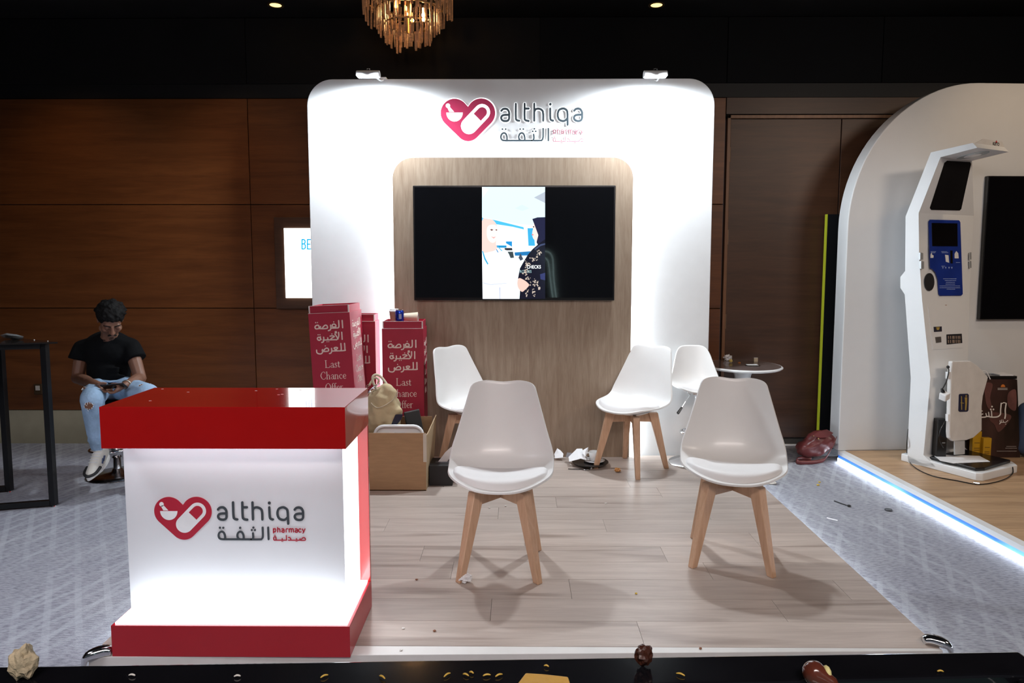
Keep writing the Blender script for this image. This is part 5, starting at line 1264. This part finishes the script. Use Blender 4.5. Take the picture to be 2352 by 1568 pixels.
o = fin('shoulder_strap', bm, burg, hb, smooth=True); so_ = o.modifiers.new('s', 'SOLIDIFY'); so_.thickness = .004
bm = bmesh.new(); sph(bm, HB(645, 1046, 5.11), .006, 2); sph(bm, HB(592, 1018, 5.14), .005, 2); fin('stud', bm, MATS['brass'], hb, smooth=True)

# =================================================================== HIGH TABLE, left
TA = Vector((-2.945, 4.20, 0)); TB = Vector((-3.43, 4.47, 0)); td = Vector((-.93, -.25, 0)).normalized()
ht = thing('high_table', 'black metal framed high table cut by the left edge of the frame', 'table', TA)
TH = P(95, 788, Y=4.2).z
def post(o_, nm='leg'): bm = bmesh.new(); box(bm, -.018, .018, -.018, .018, .008, TH - .0, Matrix.Translation(o_)); fin(nm, bm, blackm, ht, bevel=.001)
def bar(a_, b_, z, nm): 
    d = (b_ - a_); L0 = d.length; M_ = Matrix.Translation(a_ + Vector((0, 0, z))) @ Matrix.Rotation(math.atan2(d.y, d.x), 4, 'Z'); bm = bmesh.new(); box(bm, .018, L0 - .018, -.017, .017, -.016, .016, M_); fin(nm, bm, blackm, ht, bevel=.001)
o0 = Vector((0, 0, 0)); o1_ = TB - TA; o2 = td * .62; o3 = o1_ + td * .62
for p_ in (o0, o1_, o2, o3): post(p_)
bar(o0, o2, .026, 'floor_bar'); bar(o1_, o3, .026, 'floor_bar'); bar(o0, o2, TH - .017, 'top_bar'); bar(o1_, o3, TH - .017, 'top_bar'); bar(o0, o1_, TH - .017, 'top_bar'); bar(o2, o3, TH - .017, 'top_bar')
for p_ in (o0, o1_, o2, o3): bm = bmesh.new(); lathe(bm, [(0, 0), (.016, 0), (.014, .008), (0, .008)], c=(p_.x, p_.y, 0), seg=12); fin('levelling_foot', bm, chrome, ht)
bm = bmesh.new(); e1 = (o0 - o1_).normalized() * .06; e2 = -td * .03
prism(bm, [o0 + e1 + e2 * 1.5, o1_ - e1 * .5 + e2, o3 - e1 * .5 - e2, o2 + e1 - e2], (0, 0, .010)); bmesh.ops.translate(bm, verts=bm.verts[:], vec=(0, 0, TH)); fin('glass_top', bm, mat('smoked_glass', (.02, .016, .014), .08, coat=.3), ht)
TT = TH + .010
glm = mat('clear_plastic', (.55, .60, .62), .08, trans=.6, var=.1)
for i, (pts, l) in enumerate((([(0, 772), (15, 767), (38, 770), (55, 775), (50, 778), (28, 781), (10, 778)], 'clear crumpled plastic packaging on the high table'), ([(24, 784), (30, 782), (50, 781), (56, 782), (48, 786), (30, 787)], 'flat clear plastic lid on the front of the high table'))):
    b0_ = P(28, 786, Y=4.33 - .05 * i); c0 = Vector((b0_.x, b0_.y, TT)); p3 = [P(x, y, Y=4.33 - .05 * i) for x, y in pts]; mz = min(p.z for p in p3)
    bm = bmesh.new(); p3 = [Vector((p.x, p.y, p.z - mz)) - Vector((c0.x, c0.y, 0)) for p in p3]
    vs = [bm.verts.new(p) for p in p3]; vt = bm.verts.new(sum(p3, Vector()) / len(p3) + Vector((0, -.05, .015))); vb = bm.verts.new(sum(p3, Vector()) / len(p3) + Vector((0, .05, -.002)))
    for k in range(len(vs)): bm.faces.new((vs[k], vs[(k + 1) % len(vs)], vt)); bm.faces.new((vs[(k + 1) % len(vs)], vs[k], vb))
    o = fin('plastic_wrapping', bm, glm, None); o.location = c0; tag(o, l, 'packaging')
for px, py, l in ((71, 781, 'tiny crumb on the high table left of its corner post'), (119, 782, 'pale crumb on the right corner of the high table top')):
    o = crumb(px, py, TT, cw, l, .004); 
    o.location = Vector((P(px, py, Y=4.25).x if px < 100 else TA.x + .01, 4.22 if px > 100 else 4.28, TT))

# =================================================================== SEATED MAN
MX = P(255, 1095, Z=0)
st2 = thing('bar_stool', 'low chrome bar stool under the seated man', 'stool', (MX.x + .02, 4.84, 0))
bm = bmesh.new(); lathe(bm, [(0, 0), (.205, 0), (.205, .006), (.12, .015), (.04, .028), (.03, .05), (0, .05)], seg=40); fin('base_plate', bm, mat('dark_chrome', (.30, .28, .28), .18, metal=1), st2, smooth=True)
bm = bmesh.new(); lathe(bm, [(.026, .04), (.026, .13), (.036, .135), (.036, .22), (.024, .225), (.024, .50), (0, .50)], seg=20); fin('pole', bm, chrome, st2, smooth=True)
bm = bmesh.new(); tube(bm, [(.13 * math.cos(a_ * math.pi / 12), -.08 + .12 * math.sin(a_ * math.pi / 12), .215) for a_ in range(24)], .009, 8, closed=True); fin('footrest', bm, chrome, st2, smooth=True)
bm = bmesh.new(); lathe(bm, [(0, .50), (.15, .50), (.18, .53), (.18, .555), (.14, .565), (0, .565)], seg=32); fin('seat', bm, black, st2, smooth=True)
man = thing('person', 'seated man in black t-shirt and ripped light jeans looking at his phone', 'person', (MX.x, 4.84, 0))
def J(px, py, Y): return P(px, py, Y=Y) - man.location
skin = mat('brown_skin', (.20, .095, .060), .5, var=.08, sss=.05)
tee = mat('black_jersey', (.0035, .004, .005), .9, spec=.15, var=.1, bump=.35, bscale=14)
denim = mat('light_denim', (.30, .44, .62), .85, var=.22, scale=9, bump=.35, bscale=60)
hairm = mat('black_hair', (.004, .0035, .0035), .75, bump=.9, bscale=55, spec=.2)
# head frame: bent forward, looking down at the phone and a little to the right
HC = J(254, 735, 4.62); HR = Matrix.Rotation(R(37), 3, 'Z') @ Matrix.Rotation(R(36), 3, 'X')
def H(x, y, z): return HC + HR @ Vector((x, y, z))      # local: -y is the face, z the crown
bm = bmesh.new()
sph(bm, H(0, .012, .035), .082, 3, (.92, 1.12, 1.0), HR); sph(bm, H(0, -.022, -.025), .066, 3, (.93, .95, 1.15), HR)
cap(bm, H(0, -.045, -.085), .028, H(0, -.052, -.095), .026)                     # chin
cap(bm, H(-.045, -.01, -.06), .026, H(0, -.05, -.09), .026); cap(bm, H(.045, -.01, -.06), .026, H(0, -.05, -.09), .026)   # jaw
cap(bm, H(0, -.088, .008), .010, H(0, -.108, -.032), .0135); sph(bm, H(-.013, -.094, -.036), .009, 2); sph(bm, H(.013, -.094, -.036), .009, 2)   # nose
cap(bm, H(-.036, -.076, .018), .011, H(.036, -.076, .018), .011)                   # brow ridge
sph(bm, H(-.040, -.066, -.022), .020, 2); sph(bm, H(.040, -.066, -.022), .020, 2)      # cheeks
for s in (-1, 1):
    cap(bm, H(s * .072, .014, .010), .011, H(s * .071, .012, -.020), .008); sph(bm, H(s * .031, -.079, .000), .0125, 2)   # ear, closed lid
cap(bm, H(-.018, -.093, -.060), .007, H(.018, -.093, -.060), .007); cap(bm, H(-.014, -.091, -.070), .0075, H(.014, -.091, -.070), .0075)   # lips
NB = J(252, 778, 4.76)
cap(bm, H(0, .045, -.035), .048, NB, .056)                                  # neck
# shoulders (inside the shirt), arms and hands
SL, SR = J(190, 800, 4.80), J(300, 796, 4.80)
EL, ER = J(178, 868, 4.74), J(322, 868, 4.72)
WL, WR = J(226, 884, 4.50), J(288, 884, 4.50)
cap(bm, NB, .055, SL, .050); cap(bm, NB, .055, SR, .050)
cap(bm, SL, .050, EL, .040); cap(bm, SR, .050, ER, .040)
cap(bm, EL, .041, WL, .0255); cap(bm, ER, .041, WR, .0255)
cap(bm, (EL * .75 + WL * .25), .042, (EL * .5 + WL * .5), .037); cap(bm, (ER * .75 + WR * .25), .042, (ER * .5 + WR * .5), .037)
PHC = J(262, 888, 4.42)
for s, Wp, tip in ((-1, WL, J(244, 890, 4.43)), (1, WR, J(276, 890, 4.43))):
    d = (tip - Wp).normalized(); up = Vector((0, 0, 1)); sd = d.cross(up).normalized()
    pc_ = Wp + d * .045
    # palm
    for o_ in (-.024, -.008, .008, .024): cap(bm, Wp + d * .005 + Vector((0, o_ * .6, 0)), .017, Wp + d * .075 + Vector((0, o_, -.004)), .0135)
    # four fingers curling under the phone, unequal lengths
    inn = Vector((-s, 0, 0))
    for k, (o_, ln) in enumerate(((-.030, .90), (-.010, 1.0), (.010, .94), (.029, .76))):
        b0_ = Wp + d * .078 + Vector((0, o_, -.006)); b1 = b0_ + (inn * .022 + Vector((0, -.006, -.020))) * ln
        b2 = b1 + (inn * .022 + Vector((0, -.004, -.003))) * ln; b3 = b2 + (inn * .016 + Vector((0, 0, .010))) * ln
        cap(bm, b0_, .0098, b1, .0090, 8); cap(bm, b1, .0090, b2, .0083, 8); cap(bm, b2, .0083, b3, .0072, 8)
    # thumb on top of the phone
    t0 = Wp + d * .022 + Vector((0, -.022, .012)); t1 = Wp + d * .055 + Vector((0, -.036, .022)); t2 = t1 + inn * .026 + Vector((0, .002, .006)); t3 = t2 + inn * .020 + Vector((0, .004, -.003))
    cap(bm, t0, .0135, t1, .0115, 8); cap(bm, t1, .0110, t2, .0098, 8); cap(bm, t2, .0096, t3, .0082, 8)
# knees showing through the rips and the ankles
KL, KR = J(212, 916, 4.36), J(340, 906, 4.42)
HL, HR_ = J(228, 890, 4.78), J(278, 890, 4.78)
AL, AR_ = J(224, 1022, 4.50), J(336, 1034, 4.56)
cap(bm, HL, .07, KL, .052); cap(bm, KL, .052, AL, .034); cap(bm, HR_, .07, KR, .052); cap(bm, KR, .052, AR_, .034)
cap(bm, NB, .06, J(252, 875, 4.82), .09)
body = organic('body', bm, skin, man, .0050, 3)
# eyebrows, eyes, moustache and beard
for s in (-1, 1):
    bm = bmesh.new(); tube(bm, catmull([H(s * .012, -.091, .016), H(s * .030, -.092, .024), H(s * .050, -.076, .018)], 4), [.0035] * 9, 6); fin('eyebrow', bm, hairm, body)
    bm = bmesh.new(); tube(bm, catmull([H(s * .018, -.0915, -.004), H(s * .031, -.0935, -.008), H(s * .044, -.084, -.004)], 4), .0010, 5); fin('eyelashes', bm, hairm, body)
bm = bmesh.new(); tube(bm, catmull([H(-.024, -.096, -.056), H(-.008, -.103, -.047), H(.008, -.103, -.047), H(.024, -.096, -.056)], 4), .0058, 6); fin('moustache', bm, hairm, body)
bm = bmesh.new(); tube(bm, catmull([H(-.012, -.083, -.093), H(0, -.088, -.097), H(.012, -.083, -.093)], 4), .008, 6); fin('beard', bm, mat('stubble', (.05, .025, .018), .8), body)
# hair: short sides, thick rough top falling over the brow
bm = bmesh.new(); rh = random.Random(11)
sph(bm, H(0, .022, .045), .090, 3, (.98, 1.08, .98), HR); sph(bm, H(0, .0, .085), .078, 3, (1.02, 1.0, .72), HR); sph(bm, H(0, .065, .0), .062, 2, (1.15, .75, 1.1), HR)
for k in range(120):
    a_ = rh.uniform(0, 2 * math.pi); e_ = rh.uniform(.12, 1.45); dv_ = Vector((math.cos(a_) * math.cos(e_), math.sin(a_) * math.cos(e_), math.sin(e_)))
    c = Vector((dv_.x * .088, .010 + dv_.y * .095, .050 + dv_.z * .090)); sph(bm, H(*c), rh.uniform(.010, .019), 1)
for k in range(22):
    x_ = rh.uniform(-.055, .06); sph(bm, H(x_, -.078 + abs(x_) * .35, .066 + rh.uniform(-.012, .02)), rh.uniform(.012, .018), 1)
organic('hair', bm, hairm, body, .0052, 1)
# shirt
bm = bmesh.new()
ch_ = J(252, 822, 4.80)
sph(bm, J(250, 806, 4.80), .150, 3, (1.22, .80, 1.0)); sph(bm, J(250, 850, 4.80), .140, 3, (1.05, .86, 1.0)); sph(bm, J(252, 876, 4.80), .135, 3, (1.12, .98, .55))
cap(bm, NB + Vector((-.02, .01, -.022)), .068, SL + Vector((0, 0, .0)), .064); cap(bm, NB + Vector((.02, .01, -.022)), .068, SR + Vector((0, 0, .0)), .064)
cone(bm, SL, .064, SL * .60 + EL * .40 + Vector((-.012, 0, 0)), .072); cone(bm, SR, .064, SR * .60 + ER * .40 + Vector((.012, 0, 0)), .070)
rh = random.Random(4)
for k in range(5):
    z_ = 846 + k * 7; cap(bm, J(228 + rh.uniform(-8, 8), z_, 4.70), .014, J(280 + rh.uniform(-10, 8), z_ + rh.uniform(-5, 6), 4.70), .012, 6)
organic('tshirt', bm, tee, man, .0075, 4)
bm = bmesh.new(); tube(bm, [NB + Vector((.066 * math.cos(q_), .06 * math.sin(q_) + .004, .016 + .018 * math.sin(q_))) for q_ in [2 * math.pi * k / 24 for k in range(24)]], .006, 6, closed=True); fin('collar', bm, tee, man, smooth=True)
# jeans
bm = bmesh.new()
sph(bm, J(252, 890, 4.83), .15, 3, (1.08, .85, .60))
for Hh, K_, A_, s in ((HL, KL, AL, -1), (HR_, KR, AR_, 1)):
    cap(bm, Hh, .088, K_, .073); cap(bm, K_, .073, K_ * .45 + A_ * .55, .062); cap(bm, K_ * .45 + A_ * .55, .062, A_, .046)
    for k in range(6):
        t_ = .15 + .15 * k; p_ = K_ * (1 - t_) + A_ * t_; cap(bm, p_ + Vector((-.030, -.038, .01)), .013, p_ + Vector((.030, -.040, -.012)), .011, 6)
jeans = organic('jeans', bm, denim, man, .0075, 4)
# rips: skin windows with white frayed threads
wthr = mat('white_thread', (.7, .72, .74), .9)
def rip(c, nrm_, w_, h_):
    t_ = nrm_.cross(Vector((0, 0, 1))).normalized(); b_ = t_.cross(nrm_).normalized(); bm = bmesh.new()
    bm.faces.new([bm.verts.new(c + t_ * w_ * math.cos(q_) + b_ * h_ * math.sin(q_)) for q_ in [2 * math.pi * k / 14 for k in range(14)]]); fin('ripped_knee', bm, skin, jeans)
    bm = bmesh.new(); rr_ = random.Random(int(w_ * 1e4))
    for k in range(14):
        q_ = 2 * math.pi * k / 14; p_ = c + t_ * w_ * math.cos(q_) + b_ * h_ * math.sin(q_) + nrm_ * .002
        tube(bm, [p_, p_ + (t_ * rr_.uniform(-.02, .012) + b_ * rr_.uniform(-.018, .006)) + nrm_ * .004], .0016, 4)
    fin('frayed_threads', bm, wthr, jeans)
rip(J(204, 932, 4.285), Vector((-.1, -1, .15)).normalized(), .030, .024)
rip(J(200, 893, 4.44) + Vector((0, -.0, .005)), Vector((-.2, -.6, .8)).normalized(), .034, .012)
rip(J(330, 885, 4.42) + Vector((0, 0, .0)), Vector((.2, -.6, .8)).normalized(), .03, .014)
bm = bmesh.new(); tube(bm, [J(222, 873, 4.68), J(252, 876, 4.665), J(282, 874, 4.68)], .008, 6); fin('waistband', bm, denim, jeans)
# phone and bracelet
ph = thing('smartphone', 'dark smartphone held in both hands of the seated man', 'phone', PHC + man.location + Vector((0, 0, .004)))
ph.rotation_euler = (R(-30), R(-4), R(8))
bx('phone_body', -.072, .072, -.035, .035, -.004, .004, black, ph, bevel=.003); bx('phone_screen', -.068, .068, -.032, .032, .0041, .0048, glow('phone_screen', (.12, .18, .30), .12), ph)
bm = bmesh.new(); dW = (WR - ER).normalized(); qa = dW.cross(Vector((0, 0, 1))).normalized(); qb = dW.cross(qa)
tube(bm, [WR - dW * .012 + (qa * math.cos(q_) + qb * math.sin(q_)) * .029 for q_ in [2 * math.pi * k / 20 for k in range(20)]], .004, 6, closed=True); fin('bracelet', bm, mat('silver_bracelet', (.6, .58, .5), .3, metal=.9), man, smooth=True)
# shoes: white leather with dark toe band, laces
def shoe(A_, rz):
    bm = bmesh.new(); Mx = Matrix.Rotation(rz, 3, 'Z') @ Matrix.Rotation(R(22), 3, 'X'); o_ = A_ + Vector((0, -.0, -.075))
    def S(x, y, z): return o_ + Mx @ Vector((x, y, z))
    cap(bm, S(0, .03, .0), .040, S(0, -.075, -.012), .040); cap(bm, S(0, -.075, -.018), .041, S(.004, -.15, -.030), .034); cap(bm, S(0, .03, 0), .040, S(0, .025, .045), .040); cap(bm, S(0, -.02, .02), .036, S(0, -.09, .0), .032)
    sh = organic('shoe', bm, mat('shoe_white', (.72, .70, .64), .5, bump=.1), man, .006, 3)
    bm = bmesh.new(); out = []
    for k in range(24):
        q_ = 2 * math.pi * k / 24; y_ = -.062 + .135 * math.sin(q_); wx = .043 if y_ > -.10 else .041 - (-.10 - y_) * .12; out.append(S(wx * math.cos(q_) * 1.05, y_, -.062))
    prism(bm, out, Mx @ Vector((0, 0, .030))); fin('sole', bm, mat('sole_white', (.75, .75, .73), .5), sh, bevel=.004)
    bm = bmesh.new(); tube(bm, catmull([S(-.042, -.10, -.020), S(-.036, -.155, -.026), S(0, -.188, -.028), S(.036, -.155, -.026), S(.042, -.10, -.020)], 5), .010, 8); fin('toe_band', bm, mat('shoe_black', (.02, .02, .022), .5), sh, smooth=True)
    bm = bmesh.new()
    for k in range(5):
        y_ = -.02 - k * .020; z_ = .056 - k * .0085; tube(bm, catmull([S(-.028, y_, z_ - .006), S(0, y_ - .008, z_ + .004), S(.028, y_ + .002, z_ - .006)], 3), .0032, 5)
    fin('laces', bm, wthr, sh)
    bm = bmesh.new(); tube(bm, [S(.040, -.05, -.01), S(.039, -.02, .012)], .006, 6); tube(bm, [S(.041, -.07, -.015), S(.040, -.045, .008)], .006, 6); fin('side_stripes', bm, mat('stripe_navy', (.03, .05, .12), .5), sh)
    return sh
shoe(AL + Vector((.005, .02, 0)), R(3)); shoe(AR_ + Vector((0, .02, 0)), R(-10))

# =================================================================== FOREGROUND TABLE
FZ = 1.0
a = P(0, 1529, Z=FZ); b = P(2340, 1494, Z=FZ)
ft = thing('glass_topped_table', 'black framed glass table crossing the bottom edge of the frame', 'table', (0, .7, 0))
inf = lambda o: inpar(o, ft)
dirx = (b - a).normalized(); a0 = a - dirx * .25; b0 = b; back = Vector((dirx.y, -dirx.x, 0)) # towards the camera
def quadz(p, q_, d0, d1, z0_, z1_): 
    bm = bmesh.new(); prism(bm, [Vector((p.x, p.y, z0_)) + back * d0, Vector((q_.x, q_.y, z0_)) + back * d0, Vector((q_.x, q_.y, z0_)) + back * d1, Vector((p.x, p.y, z0_)) + back * d1], (0, 0, z1_ - z0_)); return bm
blg = mat('black_lacquer', (.006, .006, .008), .12, coat=.5, var=.2)
i1 = P(2300, 1549, Z=FZ); i0 = P(1660, 1567, Z=FZ); dd = (i1 - i0).normalized(); iL = i0 - dd * ((i0.x - a0.x) / dd.x)
bm = bmesh.new(); prism(bm, [Vector((p.x, p.y, .94)) for p in (a0, b0, b0 + back * .06, i1, iL)], (0, 0, FZ - .94)); inf(fin('front_rail', bm, blg, ft, bevel=.004, seg=2))
inf(fin('rear_rail', quadz(a0, b0, .52, .58, .94, FZ), blg, ft, bevel=.005))
inf(fin('side_rail', quadz(b0 - dirx * .05, b0, .061, .52, .94, FZ), blg, ft, bevel=.004)); inf(fin('side_rail', quadz(a0, a0 + dirx * .05, .062, .52, .94, FZ), blg, ft, bevel=.004))
inf(fin('glass_panel', quadz(a0 + dirx * .05, b0 - dirx * .05, .062, .52, .975, .983), mat('tinted_glass', (.10, .20, .20), .05, coat=.4, var=.3, scale=3), ft))
for c in (a0 + dirx * .03 + back * .03, b0 - dirx * .03 + back * .03, a0 + dirx * .03 + back * .55, b0 - dirx * .03 + back * .55):
    bm = bmesh.new(); box(bm, c.x - .022, c.x + .022, c.y - .022, c.y + .022, 0, .94); inf(fin('leg', bm, blg, ft, bevel=.003))
def food(name, px, py, r, m, label, sq, seed, zz=FZ): 
    return crumple(name, P(px, py, Z=zz), r, m, label, 'food', seed, sq, 3, .3, fold=.03)
bread = mat('bread', (.60, .50, .34), .8, var=.15, scale=60, bump=.4, bscale=120)
o = food('bread_piece', 56, 1560, .017, bread, 'torn pale bread piece at the left end of the black table', 1.3, 4)
bm = bmesh.new(); sph(bm, (0, 0, .03), .012, 2, (1.2, .5, .35)); fin('egg_filling', bm, mat('egg_yellow', (.62, .45, .10), .5), o, smooth=True)
tg = thing('cheese_slice', 'orange cheese slice lying near the middle of the black table', 'food', P(1246, 1572, Z=FZ))
bm = bmesh.new(); prism(bm, [Vector(p) for p in ((-.034, -.012, 0), (.036, -.012, 0), (.034, .006, 0), (.0, .012, 0), (-.022, .014, 0))], (0, 0, .008)); fin('slice', bm, mat('orange_cheese', (.72, .42, .08), .45, bump=.2), tg, bevel=.002)
bm = bmesh.new(); prism(bm, [Vector(p) for p in ((-.034, -.013, 0), (.036, -.013, 0), (.036, -.0125, .008), (-.034, -.0125, .008))], (0, .0002, 0)); fin('rind', bm, mat('pale_rind', (.75, .55, .2), .5), tg)
tg.location.z = FZ
o = food('chocolate_truffle', 1479, 1530, .012, mat('dark_chocolate', (.06, .018, .010), .35), 'broken dark chocolate piece at the rail right of centre', 1.2, 9); 
bm = bmesh.new(); sph(bm, (.0, -.002, .02), .006, 2); fin('nut', bm, mat('nut_brown', (.28, .14, .08), .6), o)
ec = thing('eclair_bite', 'bitten chocolate pastry with cream on the right of the black table', 'food', P(1880, 1572, Z=FZ)); ec.location.z = FZ
bm = bmesh.new(); cap(bm, (-.004, .002, .014), .0165, (.012, -.010, .009), .009); organic('pastry', bm, mat('milk_chocolate', (.12, .030, .018), .2, coat=.5), ec, .003, 2)
bm = bmesh.new(); sph(bm, (.009, -.002, .018), .009, 2, (.6, 1, 1)); fin('cream', bm, mat('cream_filling', (.75, .68, .30), .5), ec, smooth=True)
yc = mat('mango_shred', (.70, .45, .08), .5)
for i, (px, py, l) in enumerate(((745, 1551, 'orange crumb on the black table left of centre'), (878, 1553, 'small yellow shred nearer the middle of the table edge'), (1027, 1548, 'first of the yellow shreds before the platform trim'), (1070, 1548, 'curved yellow shred, second in the row on the rail'),
                                 (1083, 1543, 'upright yellow shred beside the curved one'), (1118, 1549, 'tiny yellow shred right of the curved one'), (1146, 1549, 'longest yellow shred above the cheese slice'), (1255, 1528, 'yellow shred at the far edge above the cheese slice'),
                                 (1563, 1547, 'yellow shred right of the chocolate piece'), (2160, 1540, 'yellow shred on the right part of the rail'), (545, 1551, 'pale crumb between bread and the counter on the rail'), (303, 1549, 'pale grey crumb right of the torn bread'))):
    rs = random.Random(i); q0 = P(px, py, Z=FZ + .003); t = thing('fruit_shred', l, 'crumb', (q0.x, q0.y, FZ)); an = rs.uniform(-.9, .9)
    bm = bmesh.new(); L0 = .003 + .003 * rs.random(); tube(bm, catmull([(-L0 * math.cos(an), -L0 * math.sin(an), .002), (0, 0, .0035), (L0 * math.cos(an), L0 * math.sin(an), .002)], 3), [.0007, .0011, .0013, .0013, .0013, .0011, .0007], 6); fin('shred', bm, yc if i < 10 else cw, t, smooth=True)

# =================================================================== glowing tube outline of the stand opposite (behind the photographer, mirrored in the televisions)
def mirror(px, py, pt, n, Yb):
    d = ray(px, py).normalized(); n = Vector(n).normalized(); h = EYE + d * ((Vector(pt) - EYE).dot(n) / d.dot(n)); r_ = d - n * (2 * d.dot(n))
    return h + r_ * ((Yb - h.y) / r_.y)
lt = thing('tube_light_outline', 'glowing white tube outline of the stand opposite, seen only mirrored in the televisions', 'tube light', (0, -1.6, 0))
tm = glow('outline_tube', (.62, .90, .88), 5)
for pts in ([(1216, 577), (1245, 577), (1258, 578), (1266, 584), (1270, 600), (1272, 640), (1278, 686)], [(1241, 592), (1251, 592), (1258, 598), (1261, 612), (1264, 640), (1270, 686)]):
    q_ = [mirror(x, y, (0, TVY - .003, 0), (0, -1, 0), -1.6) - lt.location for x, y in pts]
    bm = bmesh.new(); tube(bm, catmull(q_, 4), .008, 6); fin('tube', bm, tm, lt)
q_ = [mirror(x, y, AO + AT, nrm, -1.6) - lt.location for x, y in ((2240, 489), (2380, 491))]
bm = bmesh.new(); tube(bm, q_, .012, 6); fin('tube', bm, tm, lt)
